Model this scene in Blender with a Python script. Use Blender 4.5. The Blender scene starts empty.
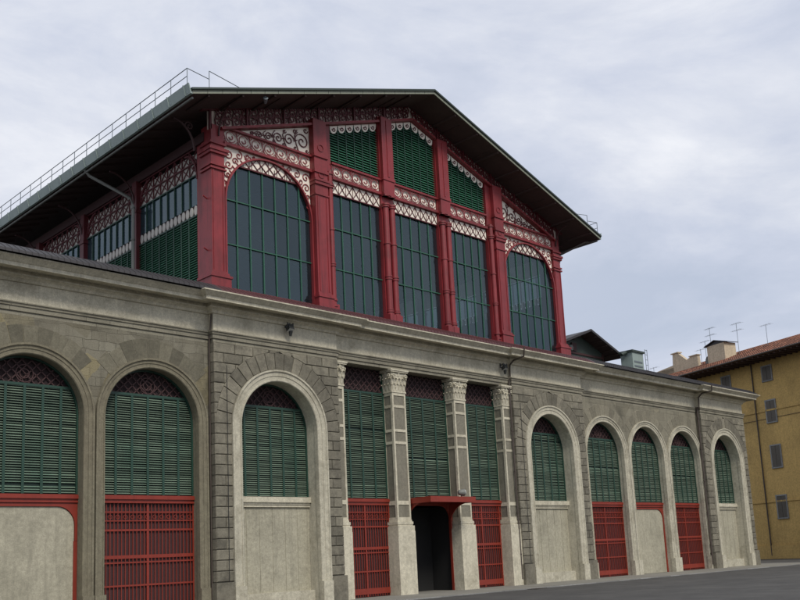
import bpy, math, random
from mathutils import Matrix, Vector
random.seed(7)
PI = math.pi
scn = bpy.context.scene
COL = scn.collection

# ------------------------------------------------------------------ helpers
class MB:
    """collects faces, then links them as ONE mesh object"""
    def __init__(s, xf=None, flip=False):
        s.v = []; s.f = []; s.m = []; s.sm = []; s.xf = xf; s.flip = flip
    def pts(s, P):
        i = len(s.v)
        if s.xf: P = [s.xf(p) for p in P]
        s.v += [tuple(p) for p in P]
        return i
    def face(s, P, m=0, sm=False):
        i = s.pts(P); s.f.append(tuple(range(i, i+len(P)))); s.m.append(m); s.sm.append(sm)
    def faces(s, P, F, m=0, sm=False):
        i = s.pts(P)
        for f in F:
            s.f.append(tuple(i+k for k in f)); s.m.append(m); s.sm.append(sm)
    def box(s, x0, x1, y0, y1, z0, z1, m=0):
        if x0 > x1: x0, x1 = x1, x0
        if y0 > y1: y0, y1 = y1, y0
        P = [(x0,y0,z0),(x1,y0,z0),(x1,y1,z0),(x0,y1,z0),(x0,y0,z1),(x1,y0,z1),(x1,y1,z1),(x0,y1,z1)]
        s.faces(P, [(3,2,1,0),(4,5,6,7),(0,1,5,4),(1,2,6,5),(2,3,7,6),(3,0,4,7)], m)
    def bar(s, a, b, w, h=None, m=0, up=(0,0,1)):
        """square bar between two points"""
        a = Vector(a); b = Vector(b); h = h or w
        d = (b-a).normalized(); u = Vector(up)
        if abs(d.dot(u)) > .98: u = Vector((0,1,0))
        r = d.cross(u).normalized()*w/2; q = r.cross(d).normalized()*h/2
        P = [a-r-q, a+r-q, a+r+q, a-r+q, b-r-q, b+r-q, b+r+q, b-r+q]
        s.faces(P, [(0,1,2,3),(7,6,5,4),(0,4,5,1),(1,5,6,2),(2,6,7,3),(3,7,4,0)], m)
    def tube(s, path, r, n=8, m=0, caps=True, radii=None):
        path = [Vector(p) for p in path]; P = []; k = len(path)
        for i, p in enumerate(path):
            d = (path[min(i+1,k-1)] - path[max(i-1,0)]).normalized()
            u = Vector((0,0,1)) if abs(d.z) < .95 else Vector((0,1,0))
            a = d.cross(u).normalized(); b = a.cross(d)
            rr = radii[i] if radii else r
            for j in range(n):
                t = 2*PI*j/n
                P.append(p + a*math.cos(t)*rr + b*math.sin(t)*rr)
        F = []
        for i in range(k-1):
            for j in range(n):
                F.append((i*n+j, i*n+(j+1)%n, (i+1)*n+(j+1)%n, (i+1)*n+j))
        s.faces(P, F, m, True)
        if caps:
            s.face(P[:n][::-1], m); s.face(P[-n:], m)
    def prism(s, poly, y0, y1, m=0):
        """2-D outline (u,v) extruded along y: (u, y, v)"""
        n = len(poly)
        s.face([(u,y0,v) for u,v in poly], m)
        s.face([(u,y1,v) for u,v in poly][::-1], m)
        for i in range(n):
            a, b = poly[i], poly[(i+1)%n]
            s.face([(a[0],y0,a[1]),(a[0],y1,a[1]),(b[0],y1,b[1]),(b[0],y0,b[1])], m)
    def block(s, poly, y0, y1, bev=.025, m=0):
        """a stone: outline (u,v); back at y1, bevelled face at y0 (towards viewer)"""
        cu = sum(p[0] for p in poly)/len(poly); cv = sum(p[1] for p in poly)/len(poly)
        us = [p[0] for p in poly]; vs = [p[1] for p in poly]
        hu = max(.05,(max(us)-min(us))/2); hv = max(.05,(max(vs)-min(vs))/2)
        ins = [(cu+(u-cu)*(1-bev/hu), cv+(v-cv)*(1-bev/hv)) for u,v in poly]
        n = len(poly)
        P = [(u,y1,v) for u,v in poly] + [(u,y0+bev*.8,v) for u,v in poly] + [(u,y0,v) for u,v in ins]
        F = [tuple(range(2*n,3*n))]
        for i in range(n):
            j = (i+1)%n
            F.append((i,j,n+j,n+i)); F.append((n+i,n+j,2*n+j,2*n+i))
        s.faces(P, F, m)
    def ribbon(s, path, w, y0, y1, m=0):
        """flat strap iron along a 2-D path in the u,v plane, from y0 (front) to y1"""
        n = len(path); L = []; R = []
        for i in range(n):
            a = path[max(i-1,0)]; b = path[min(i+1,n-1)]
            du, dv = b[0]-a[0], b[1]-a[1]; l = math.hypot(du,dv) or 1
            nu, nv = -dv/l*w/2, du/l*w/2
            L.append((path[i][0]+nu, path[i][1]+nv)); R.append((path[i][0]-nu, path[i][1]-nv))
        P = [(u,y0,v) for u,v in L]+[(u,y0,v) for u,v in R]+[(u,y1,v) for u,v in L]+[(u,y1,v) for u,v in R]
        F = []
        for i in range(n-1):
            F += [(i, i+1, n+i+1, n+i), (i, 2*n+i, 2*n+i+1, i+1), (n+i, n+i+1, 3*n+i+1, 3*n+i)]
        s.faces(P, F, m)
    def build(s, name, mats, parent=None):
        me = bpy.data.meshes.new(name); me.from_pydata(s.v, [], [f[::-1] for f in s.f] if s.flip else s.f)
        if not isinstance(mats, (list,tuple)): mats = [mats]
        for m in mats: me.materials.append(m)
        me.polygons.foreach_set('material_index', s.m)
        me.polygons.foreach_set('use_smooth', s.sm)
        me.update()
        o = bpy.data.objects.new(name, me); COL.objects.link(o)
        if parent is not None:
            o.parent = parent
            o.matrix_parent_inverse = Matrix.Identity(4)
        return o

def tag(o, label=None, cat=None, group=None, kind=None):
    if label: o['label'] = label
    if cat: o['category'] = cat
    if group: o['group'] = group
    if kind: o['kind'] = kind
    return o
def empty(name, loc=(0,0,0), rz=0, **k):
    o = bpy.data.objects.new(name, None); COL.objects.link(o)
    o.location = loc; o.rotation_euler = (0,0,rz); o.empty_display_size = .3
    tag(o, **k)
    return o

# ------------------------------------------------------------------ materials
def nodes(name):
    m = bpy.data.materials.new(name); m.use_nodes = True
    nt = m.node_tree; b = nt.nodes['Principled BSDF']
    return m, nt, b
def N(nt, t, **kw):
    n = nt.nodes.new(t)
    for k, v in kw.items():
        if k in ('inputs',):
            for a, b in v.items(): n.inputs[a].default_value = b
        else: setattr(n, k, v)
    return n
def ramp(nt, fac, stops):
    r = nt.nodes.new('ShaderNodeValToRGB'); e = r.color_ramp.elements
    while len(e) < len(stops): e.new(.5)
    for i, (p, c) in enumerate(stops):
        e[i].position = p; e[i].color = (c[0],c[1],c[2],1) if not isinstance(c,(int,float)) else (c,c,c,1)
    nt.links.new(fac, r.inputs[0]); return r.outputs[0]
def mix(nt, a, b, fac, mode='MIX'):
    n = nt.nodes.new('ShaderNodeMix'); n.data_type = 'RGBA'; n.blend_type = mode
    for sock, v in ((0,fac),(6,a),(7,b)):
        if hasattr(v,'links') or hasattr(v,'is_linked'): nt.links.new(v, n.inputs[sock])
        elif isinstance(v,(int,float)): n.inputs[sock].default_value = v
        else: n.inputs[sock].default_value = (v[0],v[1],v[2],1)
    return n.outputs[2]
def noise(nt, scale, detail=4, rough=.6, vec=None, dist=0):
    n = nt.nodes.new('ShaderNodeTexNoise'); n.inputs['Scale'].default_value = scale
    n.inputs['Detail'].default_value = detail; n.inputs['Roughness'].default_value = rough
    n.inputs['Distortion'].default_value = dist
    if vec is None:
        t = nt.nodes.new('ShaderNodeTexCoord'); vec = t.outputs['Object']
    nt.links.new(vec, n.inputs['Vector']); return n.outputs[0]
def scaled(nt, sx, sy, sz):
    t = nt.nodes.new('ShaderNodeTexCoord'); m = nt.nodes.new('ShaderNodeMapping')
    m.inputs['Scale'].default_value = (sx,sy,sz)
    nt.links.new(t.outputs['Object'], m.inputs[0]); return m.outputs[0]
def bump(nt, b, h, strength=.3, dist=.02, normal=None):
    n = nt.nodes.new('ShaderNodeBump'); n.inputs['Strength'].default_value = strength
    n.inputs['Distance'].default_value = dist; nt.links.new(h, n.inputs['Height'])
    if normal: nt.links.new(normal, n.inputs['Normal'])
    nt.links.new(n.outputs[0], b.inputs['Normal']); return n.outputs[0]

def mat_plain(name, col, rough=.6, var=.15, scale=3, metal=0, streak=0, island=0, bmp=.1, dirt=None):
    """painted / plain surface with noise variation, optional vertical rain streaks"""
    m, nt, b = nodes(name)
    n1 = noise(nt, scale, 5)
    c = mix(nt, [x*(1-var) for x in col], [min(1,x*(1+var)) for x in col], n1)
    if dirt:
        n2 = noise(nt, scale*.35, 6, .7)
        f = ramp(nt, n2, [(.48,0),(.72,.8)])
        c = mix(nt, c, dirt, f)
    if 'stone' in name or 'plaster' in name or 'boarding' in name:
        c = mix(nt, c, ramp(nt, noise(nt, 26, 6, .75), [(.3,.72),(.7,1.22)]), 1.0, 'MULTIPLY')
        c = mix(nt, c, ramp(nt, noise(nt, 7, 6, .7), [(.35,.82),(.65,1.12)]), 1.0, 'MULTIPLY')
    if streak:
        n3 = noise(nt, 1.0, 4, .65, scaled(nt, 5, 5, .35))
        f = ramp(nt, n3, [(.5,0),(.8,streak)])
        c = mix(nt, c, [x*.45 for x in col], f)
    if island:
        g = nt.nodes.new('ShaderNodeNewGeometry')
        r = ramp(nt, g.outputs['Random Per Island'], [(0,1-island),(1,1+island*.6)])
        c = mix(nt, c, r, 1.0, 'MULTIPLY')
    nt.links.new(c, b.inputs['Base Color'])
    b.inputs['Roughness'].default_value = rough; b.inputs['Metallic'].default_value = metal
    if bmp:
        bump(nt, b, noise(nt, scale*12, 5, .7), bmp, .02)
    return m

def mat_ashlar(name, c1, c2, mortar, bw, bh, patch=None, chunky=False):
    """plastered ashlar wall with irregular stones, stains and repairs"""
    m, nt, b = nodes(name)
    t = nt.nodes.new('ShaderNodeTexCoord')
    sep = nt.nodes.new('ShaderNodeSeparateXYZ'); nt.links.new(t.outputs['Object'], sep.inputs[0])
    add = nt.nodes.new('ShaderNodeMath'); add.operation = 'ADD'
    nt.links.new(sep.outputs[0], add.inputs[0]); nt.links.new(sep.outputs[1], add.inputs[1])
    cmb = nt.nodes.new('ShaderNodeCombineXYZ'); nt.links.new(add.outputs[0], cmb.inputs[0]); nt.links.new(sep.outputs[2], cmb.inputs[1])
    # warp a little so that the courses are not ruler straight
    wn = nt.nodes.new('ShaderNodeTexNoise'); wn.inputs['Scale'].default_value = 1.1; wn.inputs['Detail'].default_value = 3
    nt.links.new(cmb.outputs[0], wn.inputs['Vector'])
    vs = nt.nodes.new('ShaderNodeVectorMath'); vs.operation = 'SCALE'; vs.inputs['Scale'].default_value = .3 if chunky else .04
    nt.links.new(wn.outputs['Color'], vs.inputs[0])
    va = nt.nodes.new('ShaderNodeVectorMath'); va.operation = 'ADD'
    nt.links.new(cmb.outputs[0], va.inputs[0]); nt.links.new(vs.outputs[0], va.inputs[1])
    br = nt.nodes.new('ShaderNodeTexBrick')
    nt.links.new(va.outputs[0], br.inputs['Vector'])
    for k, v in (('Scale',1),('Brick Width',bw),('Row Height',bh),('Mortar Size',.012),('Mortar Smooth',.5),('Bias',0)):
        br.inputs[k].default_value = v
    br.inputs['Color1'].default_value = (*c1,1); br.inputs['Color2'].default_value = (*c2,1); br.inputs['Mortar'].default_value = (*mortar,1)
    br.offset = .5; br.squash = 1.3; br.squash_frequency = 3
    soft = noise(nt, .45, 5, .6, cmb.outputs[0])
    plain = mix(nt, c1, c2, noise(nt, 2.2, 6, .65, cmb.outputs[0]))
    # areas where render hides the joints
    c = mix(nt, br.outputs['Color'], plain, ramp(nt, soft, [(.42,.15),(.6,.8)]))
    if patch:
        pv = nt.nodes.new('ShaderNodeTexVoronoi'); pv.inputs['Scale'].default_value = .95
        nt.links.new(va.outputs[0], pv.inputs['Vector'])
        sc = nt.nodes.new('ShaderNodeSeparateColor'); nt.links.new(pv.outputs['Color'], sc.inputs[0])
        c = mix(nt, c, patch, ramp(nt, sc.outputs[0], [(.62,0),(.9,.6)]))
        c = mix(nt, c, [x*.55 for x in c1], ramp(nt, sc.outputs[1], [(.6,0),(.95,.5)]))
    # dark weather stains and rain streaks
    st = noise(nt, .7, 7, .7, cmb.outputs[0], .6)
    c = mix(nt, c, [x*.38 for x in c1], ramp(nt, st, [(.5,0),(.74,.75)]))
    sv = noise(nt, 1, 4, .6, scaled(nt, 4, 4, .3))
    c = mix(nt, c, [x*.4 for x in c1], ramp(nt, sv, [(.56,0),(.8,.5)]))
    c = mix(nt, c, ramp(nt, noise(nt, 24, 6, .75, cmb.outputs[0]), [(.3,.74),(.7,1.2)]), 1.0, 'MULTIPLY')
    nt.links.new(c, b.inputs['Base Color'])
    b.inputs['Roughness'].default_value = .9
    mo = nt.nodes.new('ShaderNodeMath'); mo.operation = 'MULTIPLY'; mo.inputs[1].default_value = -.6
    nt.links.new(br.outputs['Fac'], mo.inputs[0])
    nn = noise(nt, 14, 5, .7, cmb.outputs[0])
    ad = nt.nodes.new('ShaderNodeMath'); ad.operation = 'ADD'; nt.links.new(mo.outputs[0], ad.inputs[0]); nt.links.new(nn, ad.inputs[1])
    bump(nt, b, ad.outputs[0], .5, .03)
    return m

M = {}
M['stone_light'] = mat_plain('pale_sandstone', (.58,.54,.42), .88, .12, 2.2, streak=.5, bmp=.25, dirt=(.33,.30,.22))
M['stone_frame'] = mat_plain('arch_frame_stone', (.50,.47,.37), .88, .14, 2.6, streak=.5, bmp=.25, dirt=(.26,.235,.17), island=0)
M['stone_brown'] = mat_plain('weathered_frame_stone', (.20,.18,.125), .9, .2, 2.4, streak=.5, bmp=.3, dirt=(.15,.13,.09))
M['stone_arch'] = mat_ashlar('architrave_stone', (.20,.185,.14), (.29,.27,.205), (.09,.08,.06), .9, .22)
M['stone_rust'] = mat_plain('rusticated_stone', (.225,.207,.158), .92, .3, 4, streak=.35, island=.32, bmp=1.0, dirt=(.10,.092,.072))
M['stone_joint'] = mat_plain('dark_joint_stone', (.15,.138,.108), .95, .1, 4)  # darker wall stone that shows in the joints between blocks
M['wall_left'] = mat_ashlar('patched_stone_wall', (.15,.135,.098), (.25,.235,.18), (.085,.078,.056), .62, .34, patch=(.28,.235,.12), chunky=True)
M['wall_right'] = mat_ashlar('ashlar_wall', (.19,.175,.13), (.27,.252,.19), (.14,.13,.095), .85, .5, patch=(.33,.30,.21))
M['panel_grey'] = mat_plain('pilaster_panel_stone', (.215,.20,.155), .9, .2, 5, streak=.4, bmp=.3, dirt=(.15,.14,.10))
M['cream'] = mat_plain('cream_boarding', (.40,.375,.285), .75, .16, 1.6, streak=.6, bmp=.15, dirt=(.25,.235,.175))
M['green'] = mat_plain('faded_green_shutter_paint', (.165,.225,.165), .6, .25, 1.3, streak=.5, bmp=.1, island=.3, dirt=(.085,.165,.12))
M['gap_shade'] = mat_plain('green_gap_shade', (.012,.030,.022), .7, .3, 2)  # near-black green: shade of the slat gaps put into the colour
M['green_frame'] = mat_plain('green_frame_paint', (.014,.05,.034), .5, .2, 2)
M['green_louvre'] = mat_plain('dark_green_louvre', (.045,.19,.11), .5, .25, 2.5, island=.15)
M['mullion'] = mat_plain('green_glazing_bar', (.025,.105,.065), .5, .2, 2)
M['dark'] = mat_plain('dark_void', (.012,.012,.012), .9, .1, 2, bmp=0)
M['brownboard'] = mat_plain('dark_purple_boards', (.030,.017,.018), .85, .3, 2)
M['grille'] = mat_plain('rusty_lattice', (.062,.028,.028), .7, .3, 4)
M['red'] = mat_plain('red_iron_paint', (.235,.024,.029), .48, .32, 1.3, streak=.85, bmp=.2, dirt=(.11,.016,.015))
M['red_dark'] = mat_plain('dark_red_iron_paint', (.095,.012,.016), .55, .25, 2, streak=.3)
M['red_door'] = mat_plain('red_door_paint', (.225,.026,.013), .5, .25, 2, streak=.4)
M['pink'] = mat_plain('cream_glazed_panel', (.86,.79,.69), .6, .06, 3, bmp=.05, dirt=(.76,.68,.58))
M['dusky'] = mat_plain('dusky_pink_panel', (.78,.66,.58), .7, .3, 3)
M['eave_dark'] = mat_plain('dark_bracket_paint', (.05,.018,.018), .6, .2, 3)
M['wing_block'] = mat_plain('wing_voussoir_stone', (.215,.198,.148), .92, .25, 3, streak=.3, island=.22, bmp=.5, dirt=(.19,.175,.13))
M['wing_block_brown'] = mat_plain('brown_voussoir_stone', (.165,.152,.11), .92, .3, 2, streak=.3, island=.4, bmp=.5, dirt=(.12,.11,.08))
M['maroon'] = mat_plain('maroon_metal_flashing', (.085,.028,.03), .55, .25, 3, streak=.3)
M['slate'] = mat_plain('grey_sheet_roofing', (.034,.031,.033), .6, .3, 3, streak=.3, island=.2)
M['soffit'] = mat_plain('dark_timber_soffit', (.062,.036,.031), .85, .3, 2.5, bmp=.2)
M['fascia'] = mat_plain('grey_green_fascia', (.26,.275,.215), .7, .2, 2, streak=.2)
M['gutter'] = mat_plain('verdigris_metal_gutter', (.27,.33,.31), .6, .18, 1.2, streak=.3)
M['gutter_dark'] = mat_plain('dark_green_edge_metal', (.035,.05,.042), .55, .2, 2)
M['steel'] = mat_plain('galvanised_rail', (.17,.20,.22), .45, .1, 3, metal=.3)
M['pipe'] = mat_plain('rusty_brown_pipe', (.065,.05,.04), .6, .3, 5, streak=.3)
M['pipe_grey'] = mat_plain('pale_grey_pipe', (.17,.175,.16), .55, .15, 4, streak=.3)
M['lampmetal'] = mat_plain('lamp_housing', (.025,.028,.028), .4, .1, 6)
M['lampglass'] = mat_plain('lamp_glass', (.55,.56,.55), .15, .05, 6, bmp=0)
M['yellow'] = mat_plain('ochre_plaster', (.60,.40,.14), .92, .14, .5, streak=.35, bmp=.15, dirt=(.30,.205,.075))
M['plaster'] = mat_plain('beige_plaster', (.55,.46,.33), .92, .14, .8, streak=.4, bmp=.15)
M['tile'] = mat_plain('terracotta_tiles', (.23,.095,.055), .88, .45, 1.5, island=.6, bmp=.3, dirt=(.12,.075,.055))
M['win_green'] = mat_plain('brown_grey_blind', (.12,.105,.085), .6, .15, 4)
M['asphalt'] = mat_plain('asphalt', (.055,.053,.05), .9, .45, .9, bmp=.6, dirt=(.10,.096,.088))
M['paving'] = mat_ashlar('stone_paving', (.20,.19,.165), (.26,.25,.215), (.09,.085,.075), .8, .5)
M['earth'] = mat_plain('city_ground', (.12,.115,.10), .95, .2, .3)
M['concrete'] = mat_plain('grey_concrete_stone', (.25,.25,.24), .9, .2, 2, island=.3)
M['blackish'] = mat_plain('black_rubber', (.02,.02,.02), .6, .1, 4)

def mat_glass(clear=.68, name='blue_grey_glazing'):
    m, nt, b = nodes(name)
    nt.nodes.remove(b)
    out = nt.nodes['Material Output']
    tr = N(nt, 'ShaderNodeBsdfTransparent'); tr.inputs[0].default_value = (.50,.60,.62,1)
    di = N(nt, 'ShaderNodeBsdfDiffuse'); 
    c = mix(nt, (.012,.030,.042), (.034,.058,.068), noise(nt, .6, 5, .65))
    gi = nt.nodes.new('ShaderNodeNewGeometry')
    c = mix(nt, c, ramp(nt, gi.outputs['Random Per Island'], [(0,.7),(1,1.5)]), 1.0, 'MULTIPLY')
    nt.links.new(c, di.inputs[0])
    gl = N(nt, 'ShaderNodeBsdfGlossy'); gl.inputs['Roughness'].default_value = .1; gl.inputs[0].default_value = (.75,.9,1,1)
    bp = nt.nodes.new('ShaderNodeBump'); bp.inputs['Strength'].default_value = .0; bp.inputs['Distance'].default_value = .3
    nt.links.new(noise(nt, 1.6, 2), bp.inputs['Height']); nt.links.new(bp.outputs[0], gl.inputs['Normal'])
    m1 = N(nt, 'ShaderNodeMixShader'); m1.inputs[0].default_value = clear
    nt.links.new(di.outputs[0], m1.inputs[1]); nt.links.new(tr.outputs[0], m1.inputs[2])
    geo = N(nt, 'ShaderNodeNewGeometry'); dp = N(nt, 'ShaderNodeVectorMath', operation='DOT_PRODUCT')
    nt.links.new(geo.outputs['Incoming'], dp.inputs[0]); nt.links.new(geo.outputs['Normal'], dp.inputs[1])
    def mth(op, a, bb):
        n = N(nt, 'ShaderNodeMath', operation=op)
        for i, v in enumerate((a, bb)):
            if v is None: continue
            if isinstance(v, (int,float)): n.inputs[i].default_value = v
            else: nt.links.new(v, n.inputs[i])
        return n.outputs[0]
    ab = mth('ABSOLUTE', dp.outputs['Value'], None)
    fr_ = mth('ADD', mth('MULTIPLY', mth('POWER', mth('SUBTRACT', 1.0, ab), 5.0), .9), .07)
    m2 = N(nt, 'ShaderNodeMixShader'); nt.links.new(fr_, m2.inputs[0])
    nt.links.new(m1.outputs[0], m2.inputs[1]); nt.links.new(gl.outputs[0], m2.inputs[2])
    nt.links.new(m2.outputs[0], out.inputs[0])
    return m
M['glass'] = mat_glass()
m_, nt_, b_ = nodes('translucent_oval_panes'); b_.inputs['Base Color'].default_value = (.78,.74,.68,1); b_.inputs['Roughness'].default_value = .6
tl_ = nt_.nodes.new('ShaderNodeBsdfTranslucent'); tl_.inputs[0].default_value = (.85,.85,.82,1)
mx_ = nt_.nodes.new('ShaderNodeMixShader'); mx_.inputs[0].default_value = .45
nt_.links.new(b_.outputs[0], mx_.inputs[1]); nt_.links.new(tl_.outputs[0], mx_.inputs[2]); nt_.links.new(mx_.outputs[0], nt_.nodes['Material Output'].inputs[0])
M['oval'] = m_
M['side_glass'] = mat_glass(.3, 'dull_side_glazing')

# ------------------------------------------------------------------ building numbers (metres, measured from the photograph)
BAYS = [(-32.24,-26.0,0.,'rust'), (-26.0,-12.3,.3,'wing'), (-12.3,-6.0,0.,'rust'), (-6.0,6.0,.15,'portal'),
        (6.0,12.3,0.,'rust'), (12.3,26.0,.3,'wing'), (26.0,32.24,0.,'rust')]
ZS = 7.02; RI = 1.9; RO = 2.38
ZARC = 10.2; ZFRI = 10.64
YW = .75                                   # plane of shutters
YG = .6                                    # plane of the red iron gable
hall = empty('market_hall', (0,0,0), label='large stone and red iron market hall with green shutters and gabled roof', cat='market hall')

# ---- entablature swept along the broken plan line
def plan(d):
    P = [(BAYS[0][0]-d, 58.)]
    for i, (x0,x1,off,_) in enumerate(BAYS):
        xa, xb = x0, x1
        if i == 0: xa = x0-d
        else:
            po = BAYS[i-1][2]
            xa = x0-d if off < po else x0+d if off > po else x0
        if i == len(BAYS)-1: xb = x1+d
        else:
            no = BAYS[i+1][2]
            xb = x1+d if off < no else x1-d if off > no else x1
        P += [(xa, off-d), (xb, off-d)]
    P.append((BAYS[-1][1]+d, 58.))
    return P
def sweep_plan(profile, name, mat):
    mb = MB()
    rings = [[(x,y,z) for x,y in plan(d)] for d, z in profile]
    for a, b in zip(rings, rings[1:]):
        for i in range(len(a)-1):
            mb.face([a[i],a[i+1],b[i+1],b[i]])
    return mb.build(name, mat, hall)
sweep_plan([(-.25,ZARC),(.0,ZARC),(.0,ZARC+.14),(.05,ZARC+.145),(.05,ZARC+.30),(.09,ZARC+.305),(.09,ZARC+.37),(.13,ZARC+.40),(.13,ZARC+.44),(-.02,ZARC+.445)], 'architrave', M['stone_arch'])
sweep_plan([(-.02,ZFRI+.003),(0,ZFRI+.003),(0,11.34),(-.02,11.34)], 'frieze', M['stone_light'])
sweep_plan([(-.1,11.343),(.06,11.343),(.08,11.37),(.11,11.44),(.2,11.5),(.27,11.52),(.27,11.575),(.20,11.58),(.20,11.70),(.72,11.70),(.72,11.63),(.80,11.63),(.80,11.755),(.84,11.775),(.90,11.83),(.99,11.90),(1.02,11.915),(1.02,11.96),(.3,11.99)], 'cornice', M['stone_light'])
# low roof edge above the cornice : seamed sheet metal
for (a, b, mat, nm) in ((-33.2,-12.45,M['slate'],'grey_roof_edge'), (-12.45,12.6,M['maroon'],'maroon_roof_edge'), (12.6,33.2,M['slate'],'grey_roof_edge')):
    mb = MB()
    P = [(-.86,11.972),(-.84,12.08),(-.34,12.37),(-.30,12.40),(-.30,11.972)]
    mb.faces([(a,y,z) for y,z in P]+[(b,y,z) for y,z in P], [(0,1,6,5),(1,2,7,6),(2,3,8,7),(3,4,9,8),(0,4,3,2,1),(5,6,7,8,9)])
    x = a+.2
    while x < b-.1:
        mb.bar((x,-.87,11.985),(x,-.85,12.08),.014,.014); mb.bar((x,-.85,12.082),(x,-.33,12.385),.014,.014)
        x += .22
    mb.build('roof_edge', mat, hall)
mb = MB()
mb.box(-33.2,33.2,-.28,58,12.1,12.3)
mb.build('low_roof', M['slate'], hall)

# ---- walls
def wall_with_arches(mb, x0, x1, z0, z1, y, arches, r, zs, m=0):
    xs = x0
    for cx in arches:
        mb.face([(xs,y,z0),(cx-r,y,z0),(cx-r,y,z1),(xs,y,z1)], m)
        n = 24
        for i in range(n):
            t0 = PI-PI*i/n; t1 = PI-PI*(i+1)/n
            xa, xb = cx+r*math.cos(t0), cx+r*math.cos(t1)
            mb.face([(xa,y,zs+r*math.sin(t0)),(xb,y,zs+r*math.sin(t1)),(xb,y,z1),(xa,y,z1)], m)
        xs = cx+r
    mb.face([(xs,y,z0),(x1,y,z0),(x1,y,z1),(xs,y,z1)], m)

def clip_block(mb, xl, xr, z0, z1, cx, R, side, yf, yb):
    """block between xl and xr cut back by the circle of radius R round (cx,ZS)"""
    n = 5; edge = []
    for i in range(n+1):
        z = z0+(z1-z0)*i/n
        if z <= ZS: lim = R if z > ZS-.01 else None
        dz = z-ZS
        if dz < 0: lim = RO+.0
        elif dz < R: lim = math.sqrt(R*R-dz*dz)
        else: lim = 0
        edge.append((lim, z))
    if side < 0:   # left of arch : right edge limited to cx-lim
        pts = [(min(xr, cx-l), z) for l, z in edge]
        if min(p[0] for p in pts) <= xl+.02:
            pts = [(max(p[0], xl+.02), p[1]) for p in pts]
            if max(p[0] for p in pts) - xl < .06: return
        poly = [(xl,z1),(xl,z0)] + pts
    else:
        pts = [(max(xl, cx+l), z) for l, z in edge]
        if max(p[0] for p in pts) >= xr-.02:
            pts = [(min(p[0], xr-.02), p[1]) for p in pts]
            if xr - min(p[0] for p in pts) < .06: return
        poly = [(xr,z0),(xr,z1)] + pts[::-1]
    mb.block(poly, yf, yb, .024)

def rust_bay(x0, x1, seed):
    rnd = random.Random(seed)
    cx = (x0+x1)/2; mb = MB()
    wall_with_arches(mb, x0+.02, x1-.02, 0, ZARC-.004, .02, [cx], RO-.1, ZS, 1)
    for s, xx in ((-1,x0+.02),(1,x1-.02)):
        mb.face([(xx,.02,0),(xx,.6,0),(xx,.6,ZARC-.004),(xx,.02,ZARC-.004)], 1)
    # plinth
    for a, b in ((x0-.06,cx-RO),(cx+RO,x1+.06)): mb.box(a,b,-.12,.3,0,1.02)
    z = 1.04; g = .012; RV = 3.08
    k = 0
    H = (ZS-1.04)/15
    while z < ZARC-.05:
        if k >= 15: H = (ZARC-.01-ZS)/8; z = ZS+(k-15)*H
        z1 = z+H
        if z1 > ZARC: break
        if True:
            # left side then right side, split in random lengths
            for side in (-1,1):
                zz = max(z, ZS)
                xa, xb = (x0, cx) if side < 0 else (cx, x1)
                # joints
                js = [xa]
                x = xa + (.45 if k%2 else .95) + rnd.uniform(-.06,.06)
                if side < 0:
                    while x < xb-.3: js.append(x); x += rnd.uniform(.75,1.1)
                    js.append(xb)
                else:
                    js = [xb]; x = xb - ((.45 if k%2 else .95)+rnd.uniform(-.06,.06))
                    while x > xa+.3: js.append(x); x -= rnd.uniform(.75,1.1)
                    js.append(xa); js = js[::-1]
                for a, b in zip(js, js[1:]):
                    if side < 0 and z1-ZS < RV and a > cx-(math.sqrt(max(0,RV*RV-max(0,z1-ZS)**2)) if z1 > ZS else RO)-.08: continue
                    if side > 0 and z1-ZS < RV and b < cx+(math.sqrt(max(0,RV*RV-max(0,z1-ZS)**2)) if z1 > ZS else RO)+.08: continue
                    yf = -.045+rnd.uniform(-.012,.012)
                    clip_block(mb, a+g, b-g, z+g, z1-g, cx, RV+.01, side, yf, .02)
        z = z1; k += 1
    # voussoirs
    nV = 19
    for i in range(nV):
        t0 = PI*i/nV+.004; t1 = PI*(i+1)/nV-.004
        ro = min(RV, (cx-x0)-.01)
        inn = [(cx+(RO+.005)*math.cos(t0+(t1-t0)*j/3), ZS+(RO+.005)*math.sin(t0+(t1-t0)*j/3)) for j in range(4)]
        out = [(cx+ro*math.cos(t1-(t1-t0)*j/3), ZS+ro*math.sin(t1-(t1-t0)*j/3)) for j in range(4)]
        mb.block(inn+out, -.055+rnd.uniform(-.01,.01), .02, .022)
    # return faces (quoin blocks) on both flanks
    z = 1.04; H = .3985
    while z < ZARC-.3:
        for xx, s in ((x0,-1),(x1,1)):
            mb.box(xx, xx-s*.02, -.02, .32, z+.014, z+H-.014)
        z += H
    return mb.build('rusticated_wall', [M['stone_rust'], M['stone_joint']], hall)
for i, (x0,x1,off,kind) in enumerate(BAYS):
    if kind == 'rust': rust_bay(x0, x1, 10+i)

WINGX = [14.72, 19.32, 23.92]
for s in (-1,1):
    mb = MB()
    xs = sorted(s*x for x in WINGX)
    a, b = (12.3, 26.0) if s > 0 else (-26.0,-12.3)
    wall_with_arches(mb, a, b, 0, ZARC-.004, .3, xs, RI+.1, ZS)
    rv = random.Random(5+s)
    for cx in xs:
        nv = 9; th0, th1 = math.radians(41), math.radians(139)
        for k in range(nv):
            t0 = th0+(th1-th0)*k/nv+.003; t1 = th0+(th1-th0)*(k+1)/nv-.003
            ro = 2.92+rv.uniform(-.05,.12)
            inn = [(cx+2.2*math.cos(t0+(t1-t0)*j/3), ZS+2.2*math.sin(t0+(t1-t0)*j/3)) for j in range(4)]
            out = [(cx+ro*math.cos(t1-(t1-t0)*j/3), ZS+ro*math.sin(t1-(t1-t0)*j/3)) for j in range(4)]
            mb.block(inn+out, .288, .31, .012, 1)
    mb.build('wing_wall', [M['wall_left'], M['wing_block_brown']] if s < 0 else [M['wall_right'], M['wing_block']], hall)
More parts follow.
